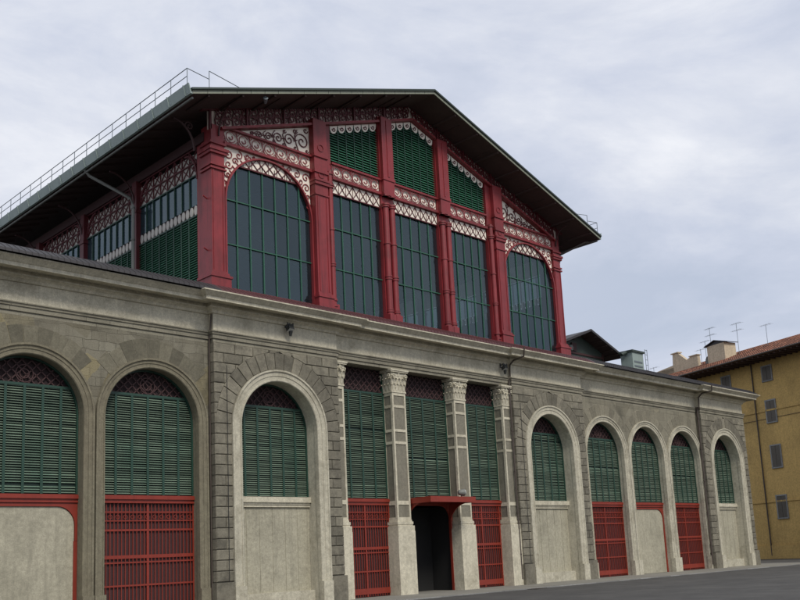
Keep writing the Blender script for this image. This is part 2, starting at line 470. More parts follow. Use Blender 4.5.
# side walls and back of the hall
mb = MB()
mb.box(-32.2,-31.8,.1,57.9,0,11.9); mb.box(31.8,32.2,.1,57.9,0,11.9); mb.box(-32.2,32.2,57.5,57.9,0,11.9)
for k in range(12):
    for s in (-1,1): mb.box(s*32.24, s*32.34, 2.2+k*4.6, 2.9+k*4.6, 0, 10.1)
mb.build('side_wall', M['wall_right'], hall)

# ---- archivolts
def sweep_arch(mb, cx, z0, prof, m=0, sm=False, n=28, zs=ZS):
    st = [(-1,0,z0)]
    dirs = [(math.cos(PI-PI*i/n), math.sin(PI-PI*i/n)) for i in range(n+1)]
    rows = []
    rows.append([(cx-r, y, z0) for r, y in prof])
    for c, s_ in dirs: rows.append([(cx+r*c, y, zs+r*s_) for r, y in prof])
    rows.append([(cx+r, y, z0) for r, y in prof])
    k = len(prof); P = [p for row in rows for p in row]; F = []
    for i in range(len(rows)-1):
        for j in range(k-1):
            F.append((i*k+j, i*k+j+1, (i+1)*k+j+1, (i+1)*k+j))
    mb.faces(P, F, m, sm)
def archivolt(cx, off, kind, brown=False):
    mb = MB()
    ro = RO if kind == 'rust' else 2.27
    d = -.12 if kind == 'rust' else -.13
    w = ro-RI
    prof = [(ro, off+.02),(ro,off+d),(ro-.07,off+d),(ro-.075,off+d+.03),(ro-.11,off+d+.055),(ro-w*.52,off+d+.06),(ro-w*.54,off+d+.085),
            (ro-w*.82,off+d+.09),(ro-w*.84,off+d+.06),(RI+.03,off+d+.06),(RI,off+d+.09),(RI,off+d+.3),(RI+.02,off+d+.31),(RI+.02,YW+.14)]
    sweep_arch(mb, cx, 0.0, prof)
    # plinth blocks of the jambs
    for s in (-1,1):
        mb.box(cx+s*RI*.99, cx+s*(ro+.015), off-.16, off+.1, 0, .85)
    return mb.build('archivolt', M['stone_brown'] if brown else M['stone_frame'], hall)

# ---- arched windows
ZL0, ZL1 = 4.29, 7.92
_sr = random.Random(21)
def slats(mb, x0f, x1f, z0, z1, y, pitch=.085, depth=.075, m=0):
    z = z0+.02
    while z < z1-.02:
        a, b = x0f(z+.04), x1f(z+.04)
        if _sr.random() < .015: z += pitch; continue
        ja, jb, jy = _sr.uniform(-.005,.005), _sr.uniform(-.005,.005), _sr.uniform(-.006,.006)
        e = .034+_sr.uniform(-.010,.008)
        P = [(a,y+jy,z+ja),(b,y+jy,z+jb),(b,y+depth,z+e+jb),(a,y+depth,z+e+ja),(a,y+jy,z+ja+.012),(b,y+jy,z+jb+.012),(b,y+depth,z+jb+e+.012),(a,y+depth,z+ja+e+.012)]
        mb.faces(P, [(0,1,2,3),(4,7,6,5),(0,4,5,1),(2,6,7,3)], m)
        z += pitch
def lattice(mb, inside, x0, x1, z0, z1, p, w, y0, y1, m=0):
    """diamond lattice clipped by a test function, sampled along each bar"""
    for sg in (-1,1):
        c = -int((z1-z0+x1-x0)/p)-2
        while c*p < (x1-x0)+(z1-z0)+p:
            # line: x = x0 + c*p + sg*(z-z0)
            run = []
            steps = 60
            for k in range(steps+1):
                z = z0+(z1-z0)*k/steps
                x = (x0 + c*p + (z-z0)) if sg > 0 else (x0 + c*p - (z-z0) + (z1-z0))
                if x0 <= x <= x1 and inside(x, z): run.append((x,z))
                else:
                    if len(run) > 1: mb.ribbon([run[0],run[-1]], w, y0, y1, m)
                    run = []
            if len(run) > 1: mb.ribbon([run[0],run[-1]], w, y0, y1, m)
            c += 1
def arched_window(cx, lower):
    """lower: 'boards' cream boarding, 'grille' red gate, 'niche' red spandrels round a pale blind arch"""
    R = RI+.01
    fr = MB()                               # the window frame: rim and transom
    prof = [(R,YW-.06),(R-.06,YW-.06),(R-.06,YW+.06)]
    sweep_arch(fr, cx, ZL0, prof)
    fr.box(cx-R+.03, cx+R-.03, YW-.05, YW+.05, ZL1, ZL1+.09)
    win = fr.build('arched_window', M['green_frame'], hall)
    sh = MB()
    slats(sh, lambda z: cx-R+.07 if z < ZS else cx-math.sqrt(max(.01,(R-.07)**2-(z-ZS)**2)),
              lambda z: cx+R-.07 if z < ZS else cx+math.sqrt(max(.01,(R-.07)**2-(z-ZS)**2)), ZL0+.02, ZL1, YW-.03, depth=.06)
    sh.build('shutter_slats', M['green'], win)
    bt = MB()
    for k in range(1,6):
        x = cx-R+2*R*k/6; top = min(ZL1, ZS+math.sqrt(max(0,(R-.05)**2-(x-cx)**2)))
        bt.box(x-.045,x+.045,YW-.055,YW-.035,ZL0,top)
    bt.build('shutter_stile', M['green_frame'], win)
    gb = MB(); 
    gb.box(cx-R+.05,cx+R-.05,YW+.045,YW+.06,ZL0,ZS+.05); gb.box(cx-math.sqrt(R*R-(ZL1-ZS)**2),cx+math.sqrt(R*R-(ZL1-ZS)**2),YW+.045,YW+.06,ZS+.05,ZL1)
    gb.build('slat_gap_shade', M['gap_shade'], win)  # sheet behind the slats, coloured as the shade in their gaps
    bk = MB(); 
    n = 20
    poly = [(cx-R,0.02),(cx+R,0.02)]+[(cx+R*math.cos(PI*i/n), ZS+R*math.sin(PI*i/n)) for i in range(n+1)]
    bk.prism(poly, YW+.1, YW+.14)
    bk.build('added_backing', M['brownboard'], win)  # added solid dark backing, stops light leaking through the window
    lt = MB()
    lattice(lt, lambda x,z: (x-cx)**2+(z-ZS)**2 < (R-.06)**2, cx-R, cx+R, ZL1+.09, ZS+R, .34, .035, YW-.0, YW+.025)
    # ornamental rosette in the lunette
    zc = ZL1+.42
    for rr in (.16,.3):
        lt.ribbon([(cx+rr*math.cos(2*PI*i/16), zc+rr*math.sin(2*PI*i/16)) for i in range(17)], .03, YW-.02, YW+.01)
    lt.build('lunette_lattice', M['grille'], win)
    if lower == 'boards':
        b = MB(); b.box(cx-R,cx+R,YW-.22,YW+.08,4.06,ZL0-.005); b.box(cx-R+.02,cx+R-.02,YW-.16,YW+.08,3.98,4.06)
        b.box(cx-R,cx+R,YW-.12,YW+.08,3.88,3.98)
        b.build('sill', M['stone_light'], win)
        b = MB()
        for k in range(6):
            xa = cx-R+2*R*k/6; xb = cx-R+2*R*(k+1)/6
            b.box(xa+.012,xb-.012,YW-.04,YW+.05,.5,3.88)
            b.box(xb-.012,xb+.012,YW-.025,YW+.05,.5,3.88)
        b.build('boarding', M['cream'], win)
        b = MB(); b.box(cx-R,cx+R,YW-.3,YW+.1,0,.5); b.build('plinth', M['stone_frame'], win)
    else:
        b = MB(); b.box(cx-R,cx+R,YW-.08,YW+.09,3.99,ZL0-.01); b.box(cx-R,cx+R,YW-.14,YW-.08,4.13,ZL0-.03)
        b.box(cx-R,cx+R,YW-.12,YW-.08,4.0,4.04)
        b.build('red_beam', M['red_door'], win)
        if lower == 'grille':
            gate(win, cx-R, cx+R)
        else:
            b = MB(); n = 16; pr = []
            # pale blind arch below the beam
            ra = R-.1; cr = .62; zc = 3.86-cr
            qc = [(ra-cr+cr*math.cos(PI/2*i/8), zc+cr*math.sin(PI/2*i/8)) for i in range(9)]
            pr = [(cx-ra,0.01),(cx+ra,0.01)]+[(cx+u,v) for u,v in qc]+[(cx-u,v) for u,v in qc[::-1]]
            b.prism(pr, YW-.02, YW+.06); b.build('pale_panel', M['cream'], win)
            for s in (-1,1):
                b = MB()
                pts = [(cx+s*R,3.98),(cx+s*R,2.69),(cx+s*(ra+.01),2.69)]+[(cx+s*(u+.01),v+.01) for u,v in qc]+[(cx,3.87),(cx,3.98)]
                b.prism(pts if s > 0 else pts[::-1], YW-.07, YW+.0)
                b.box(cx+s*R,cx+s*(R-.12),YW-.07,YW,0,2.7)
                b.build('red_spandrel', M['red_door'], win)
    return win
def gate(parent, x0, x1, ztop=3.99, leaf=True):
    b = MB(); b.box(x0,x1,YW+.02,YW+.06,0.02,ztop)
    b.build('gate_backing', M['dark'] if False else M['eave_dark'], parent)
    b = MB()
    n = max(6, int((x1-x0)/.145))
    for k in range(n+1):
        x = x0+(x1-x0)*k/n
        big = k%(n//2) == 0
        b.box(x-(.045 if big else .013), x+(.045 if big else .013), YW-.05, YW-.02, 0.02, ztop)
    for z, h in ((ztop-.30,.03),(ztop-.34,.02),(ztop-.62,.04),(ztop-.95,.07),(2.1,.12),(1.9,.05),(.25,.25),(1.1,.06)):
        b.box(x0,x1,YW-.055,YW-.015,z-h/2,z+h/2)
    # small curls under the beam
    k = 0; x = x0+.15
    while x < x1-.1:
        b.ribbon([(x+.07*math.cos(t*.7), ztop-.48+.07*math.sin(t*.7)) for t in range(10)], .018, YW-.045, YW-.025)
        x += .29
    b.build('gate', M['red_door'], parent)

spec = []
for (x0,x1,off,kind) in BAYS:
    if kind == 'rust': spec.append(((x0+x1)/2, off, kind, 'boards'))
for x, l in zip(WINGX, ('grille','niche','grille')):
    spec.append((x,.3,'wing',l)); spec.append((-x,.3,'wing',l))
for cx, off, kind, low in sorted(spec):
    archivolt(cx, off, kind, brown=(kind == 'wing' and cx < 0))
    arched_window(cx, low)

# ---- portal with four square pilasters
PIL = [(-6.0,-5.55),(-2.62,-1.76),(1.58,2.42),(5.3,6.0)]
def leaf(mb, base, out, h, w, curl=.09):
    """acanthus leaf: bent tongue rising from base, leaning outwards"""
    bx, by, bz = base; ox, oy = out; px, py = -oy, ox
    prof = [(0,0,w*.8),(.02,h*.35,w),(.035,h*.7,w*.95),(curl,h*.95,w*.6),(curl+.03,h*.86,w*.2)]
    P = []
    for d, z, ww in prof:
        for s in (-1,0,1):
            e = d+(.018 if s == 0 else 0)
            P.append((bx+ox*e+px*s*ww/2, by+oy*e+py*s*ww/2, bz+z))
    F = []
    for i in range(len(prof)-1):
        for j in range(2): F.append((i*3+j,i*3+j+1,(i+1)*3+j+1,(i+1)*3+j))
    mb.faces(P, F, 0, True)
def pilaster(x0, x1, half=0):
    """half: -1 left half hidden by the bay, +1 right half hidden, 0 free"""
    yf = .15; yb = YW+.05
    sh = MB()
    # shaft with sunken panels on front and flanks
    sh.box(x0+.03,x1-.03,yf+.03,yb,3.3,9.12,1)
    e = .09
    zs = [3.36, 4.14, 4.22, 6.82, 6.92, 7.42, 7.52, 8.5, 8.58, 9.0]
    bands = [(3.3,3.42),(3.98,4.16),(6.74,6.86),(7.30,7.42),(8.42,8.54),(8.98,9.12)]
    fx0, fx1 = x0, x1
    for a, b in ((x0,x0+e),(x1-e,x1)): sh.box(a,b,yf,yf+.1,3.3,9.12,0)
    for za, zb in bands: sh.box(x0+e,x1-e,yf,yf+.06,za,zb,0)
    for s, xx in ((-1,x0),(1,x1)):
        if half == s: continue
        xi = xx-s*.03
        sh.box(xx,xi,yf+.1,yf+.1+e*.3,3.3,9.12,0); sh.box(xx,xi,yb-e,yb,3.3,9.12,0)
        for za, zb in bands: sh.box(xx,xi,yf+.13,yb-e,za,zb,0)
    p = sh.build('pilaster', [M['stone_light'], M['panel_grey']], hall)
    bs = MB()
    for d, za, zb in ((.02,3.22,3.3),(.06,3.1,3.22),(.04,3.04,3.1),(.10,2.8,3.04),(.11,0,2.8)):
        bs.box(x0-(0 if half < 0 else d), x1+(0 if half > 0 else d), yf-d, yb, za, zb)
    bs.build('base', M['stone_light'], p)
    cp = MB(); w = x1-x0
    cp.box(x0-(0 if half<0 else .03),x1+(0 if half>0 else .03),yf-.03,yb,9.12,9.19)      # astragal
    cp.box(x0+.02,x1-.02,yf+.02,yb,9.19,10.06)
    # bell flares
    for d, za, zb in ((.01,9.19,9.5),(.03,9.5,9.75),(.06,9.75,9.9),(.1,9.9,10.04)):
        cp.box(x0-(0 if half<0 else d*.4), x1+(0 if half>0 else d*.4), yf-d*.4, yb, za, zb)
    # leaves, two rows, then volutes
    faces_ = [((x0,yf),(1,0),w,(0,-1))]
    if half != -1: faces_.append(((x0,yf),(0,1),yb-yf,(-1,0)))
    if half != 1: faces_.append(((x1,yf),(0,1),yb-yf,(1,0)))
    for (ox,oy),(dx,dy),L,out in faces_:
        n = max(2, int(round(L/.21)))
        for row,(zz,h,c) in enumerate(((9.2,.34,.08),(9.46,.34,.11))):
            k = n if row == 0 else n+1
            for i in range(k):
                t = (i+.5)/n if row == 0 else i/n
                t = min(max(t,.04),.96)
                leaf(cp, (ox+dx*L*t+out[0]*.015, oy+dy*L*t+out[1]*.015, zz), out, h, L/n*.8, c)
        for t in ([.06,.94] if L > .5 else [.5]):
            c = (ox+dx*L*t+out[0]*.1, oy+dy*L*t+out[1]*.1, 9.88)
            pts = []
            for i in range(15):
                a = i*.55; r = .10*(1-i/18)
                pts.append((c[0]+dx*r*math.cos(a)+out[0]*.02, c[1]+dy*r*math.cos(a)+out[1]*.02, c[2]+r*math.sin(a)))
            cp.tube(pts, .026, 6)
            cp.tube([(c[0]-out[0]*.12,c[1]-out[1]*.12,9.6),(c[0]-out[0]*.03,c[1]-out[1]*.03,9.75),(c[0],c[1],9.97)], .03, 6)
        # fleuron
        t = .5; c = (ox+dx*L*t+out[0]*.1, oy+dy*L*t+out[1]*.1, 10.02)
        leaf(cp, (c[0]-out[0]*.06,c[1]-out[1]*.06,9.88), out, .26, .12, .06)
    d = .12
    cp.box(x0-(0 if half<0 else d), x1+(0 if half>0 else d), yf-d, yb, 10.06, 10.12)
    cp.box(x0-(0 if half<0 else d+.03), x1+(0 if half>0 else d+.03), yf-d-.03, yb, 10.12, ZARC-.004)
    cp.build('capital', M['stone_light'], p)
for (a, b), h in zip(PIL, (-1,0,0,1)): pilaster(a, b, h)
# portal soffit and bays
mb = MB(); mb.box(-6,6,.2,YW+.9,ZARC+.02,ZARC+.2); mb.build('portal_soffit', M['stone_arch'], hall)
for i in range(3):
    x0, x1 = PIL[i][1], PIL[i+1][0]
    fr = MB()
    for x in (x0+.04, x1-.04): fr.box(x-.04,x+.04,YW-.05,YW+.05,ZL0,ZARC)
    fr.box(x0,x1,YW-.05,YW+.05,9.05,9.13)
    win = fr.build('portal_window', M['green_frame'], hall)
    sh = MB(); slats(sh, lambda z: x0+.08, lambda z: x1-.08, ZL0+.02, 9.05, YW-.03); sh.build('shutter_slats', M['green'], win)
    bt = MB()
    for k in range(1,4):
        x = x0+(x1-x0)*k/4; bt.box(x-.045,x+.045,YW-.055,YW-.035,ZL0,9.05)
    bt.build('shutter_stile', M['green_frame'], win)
    bk = MB(); bk.box(x0,x1,YW+.05,YW+.06,4.25,9.08); bk.build('slat_gap_shade', M['gap_shade'], win)  # dark sheet paints the shade between the portal slats
    bk = MB(); bk.box(x0,x1,YW+.1,YW+.14,4.2,ZARC); bk.build('added_backing', M['brownboard'], win)  # opaque backing added against light leaking from behind
    lt = MB(); lattice(lt, lambda x,z: True, x0+.05, x1-.05, 9.13, ZARC, .34, .035, YW, YW+.025)
    lt.build('transom_lattice', M['grille'], win)
    b = MB(); b.box(x0,x1,YW-.08,YW+.09,3.99,ZL0-.01); b.box(x0,x1,YW-.14,YW-.08,4.13,ZL0-.03); b.build('red_beam', M['red_door'], win)
    if i != 1: gate(win, x0, x1)
    else:
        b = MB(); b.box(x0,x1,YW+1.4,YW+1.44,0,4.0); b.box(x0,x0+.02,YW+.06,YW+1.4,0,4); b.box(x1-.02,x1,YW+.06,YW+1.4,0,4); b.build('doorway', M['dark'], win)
        for s, xx in ((1,x0),(-1,x1)):
            b = MB()
            b.box(xx,xx+s*.14,YW-.08,YW+.05,0,3.99)
            pts = [(xx+s*.14,3.99),(xx+s*.14,3.1)]+[(xx+s*(.14+.5*(1-math.cos(PI/2*k/8))), 3.1+.85*math.sin(PI/2*k/8)) for k in range(9)]+[(xx+s*.9,3.99)]
            b.prism(pts if s > 0 else pts[::-1], YW-.06, YW-.0)
            b.build('door_jamb', M['red_door'], win)
# canopy
mb = MB()
cx0, cx1 = -1.66, 1.34
mb.box(cx0,cx1,-1.02,.62,4.2,4.27); mb.box(cx0,cx1,-1.06,-1.02,4.03,4.29); mb.box(cx0-.03,cx0,-1.06,.62,4.03,4.29); mb.box(cx1,cx1+.03,-1.06,.62,4.03,4.29)
for x in (cx0+.03, cx1-.03):
    pts = []
    n = 10
    for k in range(n):
        a0 = PI/2*k/n; a1 = PI/2*(k+1)/n
        pa = (.62-1.3*(1-math.cos(a0))*.95, 3.0+1.08*math.sin(a0)); pb = (.62-1.3*(1-math.cos(a1))*.95, 3.0+1.08*math.sin(a1))
        mb.bar((x,pa[0],pa[1]),(x,pb[0],pb[1]),.05,.07)
    mb.box(x-.03,x+.03,.5,.62,2.9,4.2)
    # pierced cheek plate between arm and slab
    pts = [(.62,4.03)]+[(.62-1.3*(1-math.cos(PI/2*k/n))*.95, 3.0+1.08*math.sin(PI/2*k/n)) for k in range(n+1)]
    mb.face([(x-.01,a,b) for a,b in pts]); mb.face([(x+.01,a,b) for a,b in pts][::-1])
mb.build('canopy', M['red_door'], hall)

# ---- drain pipes on the facade
def downpipe(x, y, ztop, zbot, r, mat, name='downpipe', hopper=None):
    mb = MB(); mb.tube([(x,y,ztop),(x,y,zbot)], r, 8)
    z = zbot+1.2
    while z < ztop: mb.tube([(x,y,z),(x,y,z+.06)], r*1.35, 8); z += 2.1
    if hopper:
        mb.tube([(x,y,hopper+.16),(x,y,hopper)], .1, 8, radii=[.13,.06])
        mb.bar((x,y,hopper+.1),(x+.32,y-.06,hopper+.1),.07,.07)
    return mb.build(name, mat, hall)
downpipe(25.88,.12,10.62,0.3,.06,M['pipe'],hopper=10.5)
downpipe(5.86,.05,10.7,0.3,.045,M['pipe'],hopper=None)
mb = MB(); mb.tube([(25.8,-.08,10.6),(25.82,-.10,11.3),(25.9,-.36,11.55),(25.95,-1.02,11.62),(25.95,-1.06,12.0)],.05,6); mb.build('downpipe', M['pipe'], hall)
mb = MB(); mb.tube([(5.9,.0,10.7),(5.88,-.07,11.3),(5.9,-.33,11.5),(5.92,-.98,11.6),(5.93,-1.05,12.1)],.045,6); mb.build('downpipe', M['pipe'], hall)
mb = MB(); mb.tube([(-12.36,.02,11.3),(-12.36,.2,10.2),(-12.36,.2,.3)],.035,6); mb.build('downpipe', M['pipe'], hall)
for s in (-1,1): mb = MB(); mb.tube([(s*9.13-2.62,-.085,ZS+2.3),(s*9.13-2.65,-.1,1.0)],.012,5); mb.build('cable', M['blackish'], hall)

# ------------------------------------------------------------------ red iron gable (clerestory)
APX = 24.32; EVZ = 19.72; EVX = 13.85; SL = (APX-EVZ)/EVX; YR = -1.1; YB = 46.
def bandz(x): return 23.47-(abs(x))*.345 # lower edge of the scroll band that follows the roof
ZB = 12.42; ZR0, ZR1 = 18.95, 19.56     # ring frieze
ZLT0, ZLT1 = 18.18, 18.78               # lattice band
COLS = [(-6.65,-5.9),(5.9,6.65)]
BX = [(-11.3,-6.66),(-5.44,-2.42),(-1.58,1.58),(2.42,5.44),(6.66,11.3)]

def spiral(c, r0, turns, a0, sgn=1, n=22, end=.12):
    return [(c[0]+r0*(1-(1-end)*i/n)*math.cos(a0+sgn*turns*2*PI*i/n), c[1]+r0*(1-(1-end)*i/n)*math.sin(a0+sgn*turns*2*PI*i/n)) for i in range(n+1)]

# main iron columns
def gable_column(s, kind):
    mb = MB()
    def B(x0,x1,y0,y1,z0,z1): mb.box(s*x0,s*x1,y0,y1,z0,z1)
    if kind == 'corner':
        B(11.32,11.95,.50,1.22,ZB,bandz(11.6)+.1)
        B(11.5,11.9,1.22,1.66,ZB,19.0)
        if s > 0: B(11.95,12.3,.85,1.55,ZB,bandz(12)+.25)
        for a, b in ((11.40,11.87),):       # raised edges of the front panel
            B(a-.02,a+.02,.475,.50,13.3,17.6); B(b-.02,b+.02,.475,.50,13.3,17.6)
        for z0,z1,d in ((ZB,13.0,.16),(13.0,13.1,.2),(13.1,13.22,.11),(13.22,13.3,.06),(17.62,17.7,.07),(17.78,17.86,.07),(18.3,18.42,.09),(18.42,18.55,.14),(18.72,18.82,.07)):
            B(11.32-d,11.95+d,.50-d,1.22+d*.6,z0,z1)
            if s > 0: B(11.95+d,12.3+d*.7,.85-d,1.55+d,z0+.001,z1-.001)
            
        # bracket scroll under the eaves
        bk = MB()
        for k in range(12):
            a0 = PI/2*k/12; a1 = PI/2*(k+1)/12
            f = lambda a: (s*(12.3+1.0*(1-math.cos(a))), 1.2, 18.5+1.15*math.sin(a))
            bk.bar(f(a0), f(a1), .06, .07)
        bk.build('eave_bracket', M['eave_dark'], hall); bk = MB()
        pts = [(s*(12.55+u), v) for u, v in [(q[0], q[1]) for q in spiral((0,19.5),.2,1.3,0)]]
        bk.ribbon(pts, .05, 1.16, 1.24); bk.build('bracket_scroll', M['eave_dark'], hall); bk = MB()
        for k in range(10):
            a0 = PI/2*k/10; a1 = PI/2*(k+1)/10
            f = lambda a: (s*11.6, .45-.8*(1-math.cos(a)), 19.1+1.0*math.sin(a))
            bk.bar(f(a0), f(a1), .05, .06)
        bk.build('eave_bracket', M['eave_dark'], hall)
        for zz in (14.2,16.4): mb.bar((s*11.95,.85,zz),(s*12.2,.75,zz+.05),.04,.04)
    elif kind == 'wide':
        B(5.9,6.65,.30,.9,ZB,bandz(6.3)+.1)
        for a in (6.02,6.53): B(a-.02,a+.02,.275,.30,13.3,17.7)
        for z0,z1,d in ((ZB,13.0,.1),(13.0,13.08,.14),(13.08,13.2,.07),(17.75,17.82,.05),(18.25,18.4,.07),(18.4,18.5,.11),(ZR1,ZR1+.12,.06),(ZR0-.14,ZR0,.06)):
            B(5.9-d*.6,6.65+d*.6,.30-d,.9,z0,z1)
        # recessed looking centre strip
        for z0, z1 in ((18.55,18.95),(19.75,20.3)): mb.ribbon([(s*6.27+.16*math.cos(t), (z0+z1)/2+.16*math.sin(t)) for t in [k*.5 for k in range(13)]], .03, .27, .30)
        mb.tube([(s*5.66,.45,ZB),(s*5.66,.45,19.1)], .13, 12)
        for z, r in ((ZB+.3,.19),(13.0,.17),(13.05,.15),(14.6,.16),(14.7,.16),(16.3,.16),(18.3,.18),(18.4,.2),(18.95,.17)):
            mb.tube([(s*5.66,.45,z),(s*5.66,.45,z+.07)], r, 12)
        mb.box(s*5.46,s*5.86,.3,.6,ZB,ZB+.42); B(5.5,5.92,.52,.9,ZB,bandz(5.7)+.05)
    else:
        for x in (1.79,2.21):
            mb.tube([(s*x,.42,ZB),(s*x,.42,18.3)], .155, 12)
            for z, r in ((ZB+.45,.2),(13.0,.19),(13.1,.17),(14.6,.185),(14.72,.185),(16.35,.185),(18.2,.2),(18.3,.21),(18.75,.19)):
                mb.tube([(s*x,.42,z),(s*x,.42,z+.07)], r, 12)
            B(x-.2,x+.2,.22,.6,ZB,ZB+.45)
        B(1.6,2.4,.5,.9,ZB,bandz(2)+.1)
        B(1.64,2.36,.3,.6,18.75,bandz(2)+.05)
        B(1.60,2.40,.26,.5,18.8,18.95); B(1.60,2.40,.26,.5,ZR1,ZR1+.13)
        B(1.95,2.05,.27,.3,19.75,bandz(2)-.1)
    return mb.build('gable_column', M['red'], hall)
for s in (-1,1):
    for k in ('corner','wide','twin'): gable_column(s, k)

# long horizontal and sloping red members
for x0, x1 in BX:
    b = MB(); b.box(x0-.02,x1+.02,.46,.75,ZR1,ZR1+.09); b.build('iron_rail', M['red'], hall)
    b = MB(); b.box(x0-.02,x1+.02,.44,.75,ZR0-.13,ZR0-.0); b.build('iron_rail', M['red'], hall)
    b = MB(); b.box(x0-.02,x1+.02,.5,.8,ZB,ZB+.28); b.build('iron_sill', M['red'], hall)
for s in (-1,1):
    for a, b in ((0,1.59),(2.41,5.9),(6.65,11.5)):
        b_ = MB(); b_.bar((s*a,.5,bandz(a)-.06),(s*b,.5,bandz(b)-.06),.3,.11,up=(0,0,1)); b_.build('sloping_rail', M['red'], hall)
    b_ = MB(); b_.bar((0,.56,bandz(0)+.87),(s*12.4,.56,bandz(12.4)+.87),.2,.12); b_.build('sloping_rail', M['red_dark'], hall)

# scroll frieze following the roof
for s in (-1,1):
    mb = MB()
    poly = [(0,bandz(0)),(s*12.0,bandz(12.0)),(s*12.0,bandz(12.0)+.85),(0,bandz(0)+.85)]
    mb.prism(poly if s > 0 else poly[::-1], .66, .70, 1)
    x = .25; k = 0
    while x < 11.8:
        z = bandz(x)+.42; g = 1 if k%2 else -1
        mb.ribbon([(s*u, v) for u, v in spiral((x,z+.14),.19,1.2,-PI/2,g,16,.2)], .058, .56, .60)
        mb.ribbon([(s*u, v) for u, v in spiral((x+.05,z-.19),.16,1.1,PI/2,-g,14,.25)], .058, .55, .59)
        mb.ribbon([(s*(x+.2),z-.44),(s*(x+.24),z-.1),(s*(x+.16),z+.2),(s*(x+.24),z+.40)], .06, .57, .62)
        mb.ribbon([(s*(x-.16),z-.02),(s*(x+.02),z+.01),(s*(x+.2),z-.05)], .07, .57, .61)
        for q in (-.12,.06): mb.ribbon([(s*(x+q),z+.28),(s*(x+q+.09),z+.42)], .07, .565, .6)
        x += .43; k += 1
    for b in (1.9,3.9,6.1,8.1,10.1,11.95):
        mb.ribbon([(s*b,bandz(b)-.02),(s*b,bandz(b)+.87)], .09, .5, .6)
    mb.build('scroll_frieze', [M['red_dark'], M['dusky'] if s < 0 else M['dusky']], hall)

def ring_row(mb, x0, x1, y):
    n = max(4, int(round((x1-x0)/.66))); p = (x1-x0)/n
    zc = (ZR0+ZR1)/2; h = (ZR1-ZR0)/2
    for i in range(n):
        c = x0+p*(i+.5)
        mb.ribbon([(c+.235*math.cos(.6+5.2*k/16), zc+.235*math.sin(.6+5.2*k/16)) for k in range(17)], .034, y-.03, y)
        mb.ribbon(spiral((c+.02,zc),.13,.75,PI*1.05,1,12,.3), .045, y-.03, y)
        # link between rings
        e = x0+p*i
        mb.ribbon([(e,zc-h),(e+.05,zc-.12),(e-.05,zc+.12),(e,zc+h)], .04, y-.03, y)
        mb.ribbon([(e-.14,zc-h+.03),(e,zc-.13),(e+.14,zc-h+.03)], .035, y-.03, y)
        mb.ribbon([(e-.14,zc+h-.03),(e,zc+.13),(e+.14,zc+h-.03)], .035, y-.03, y)

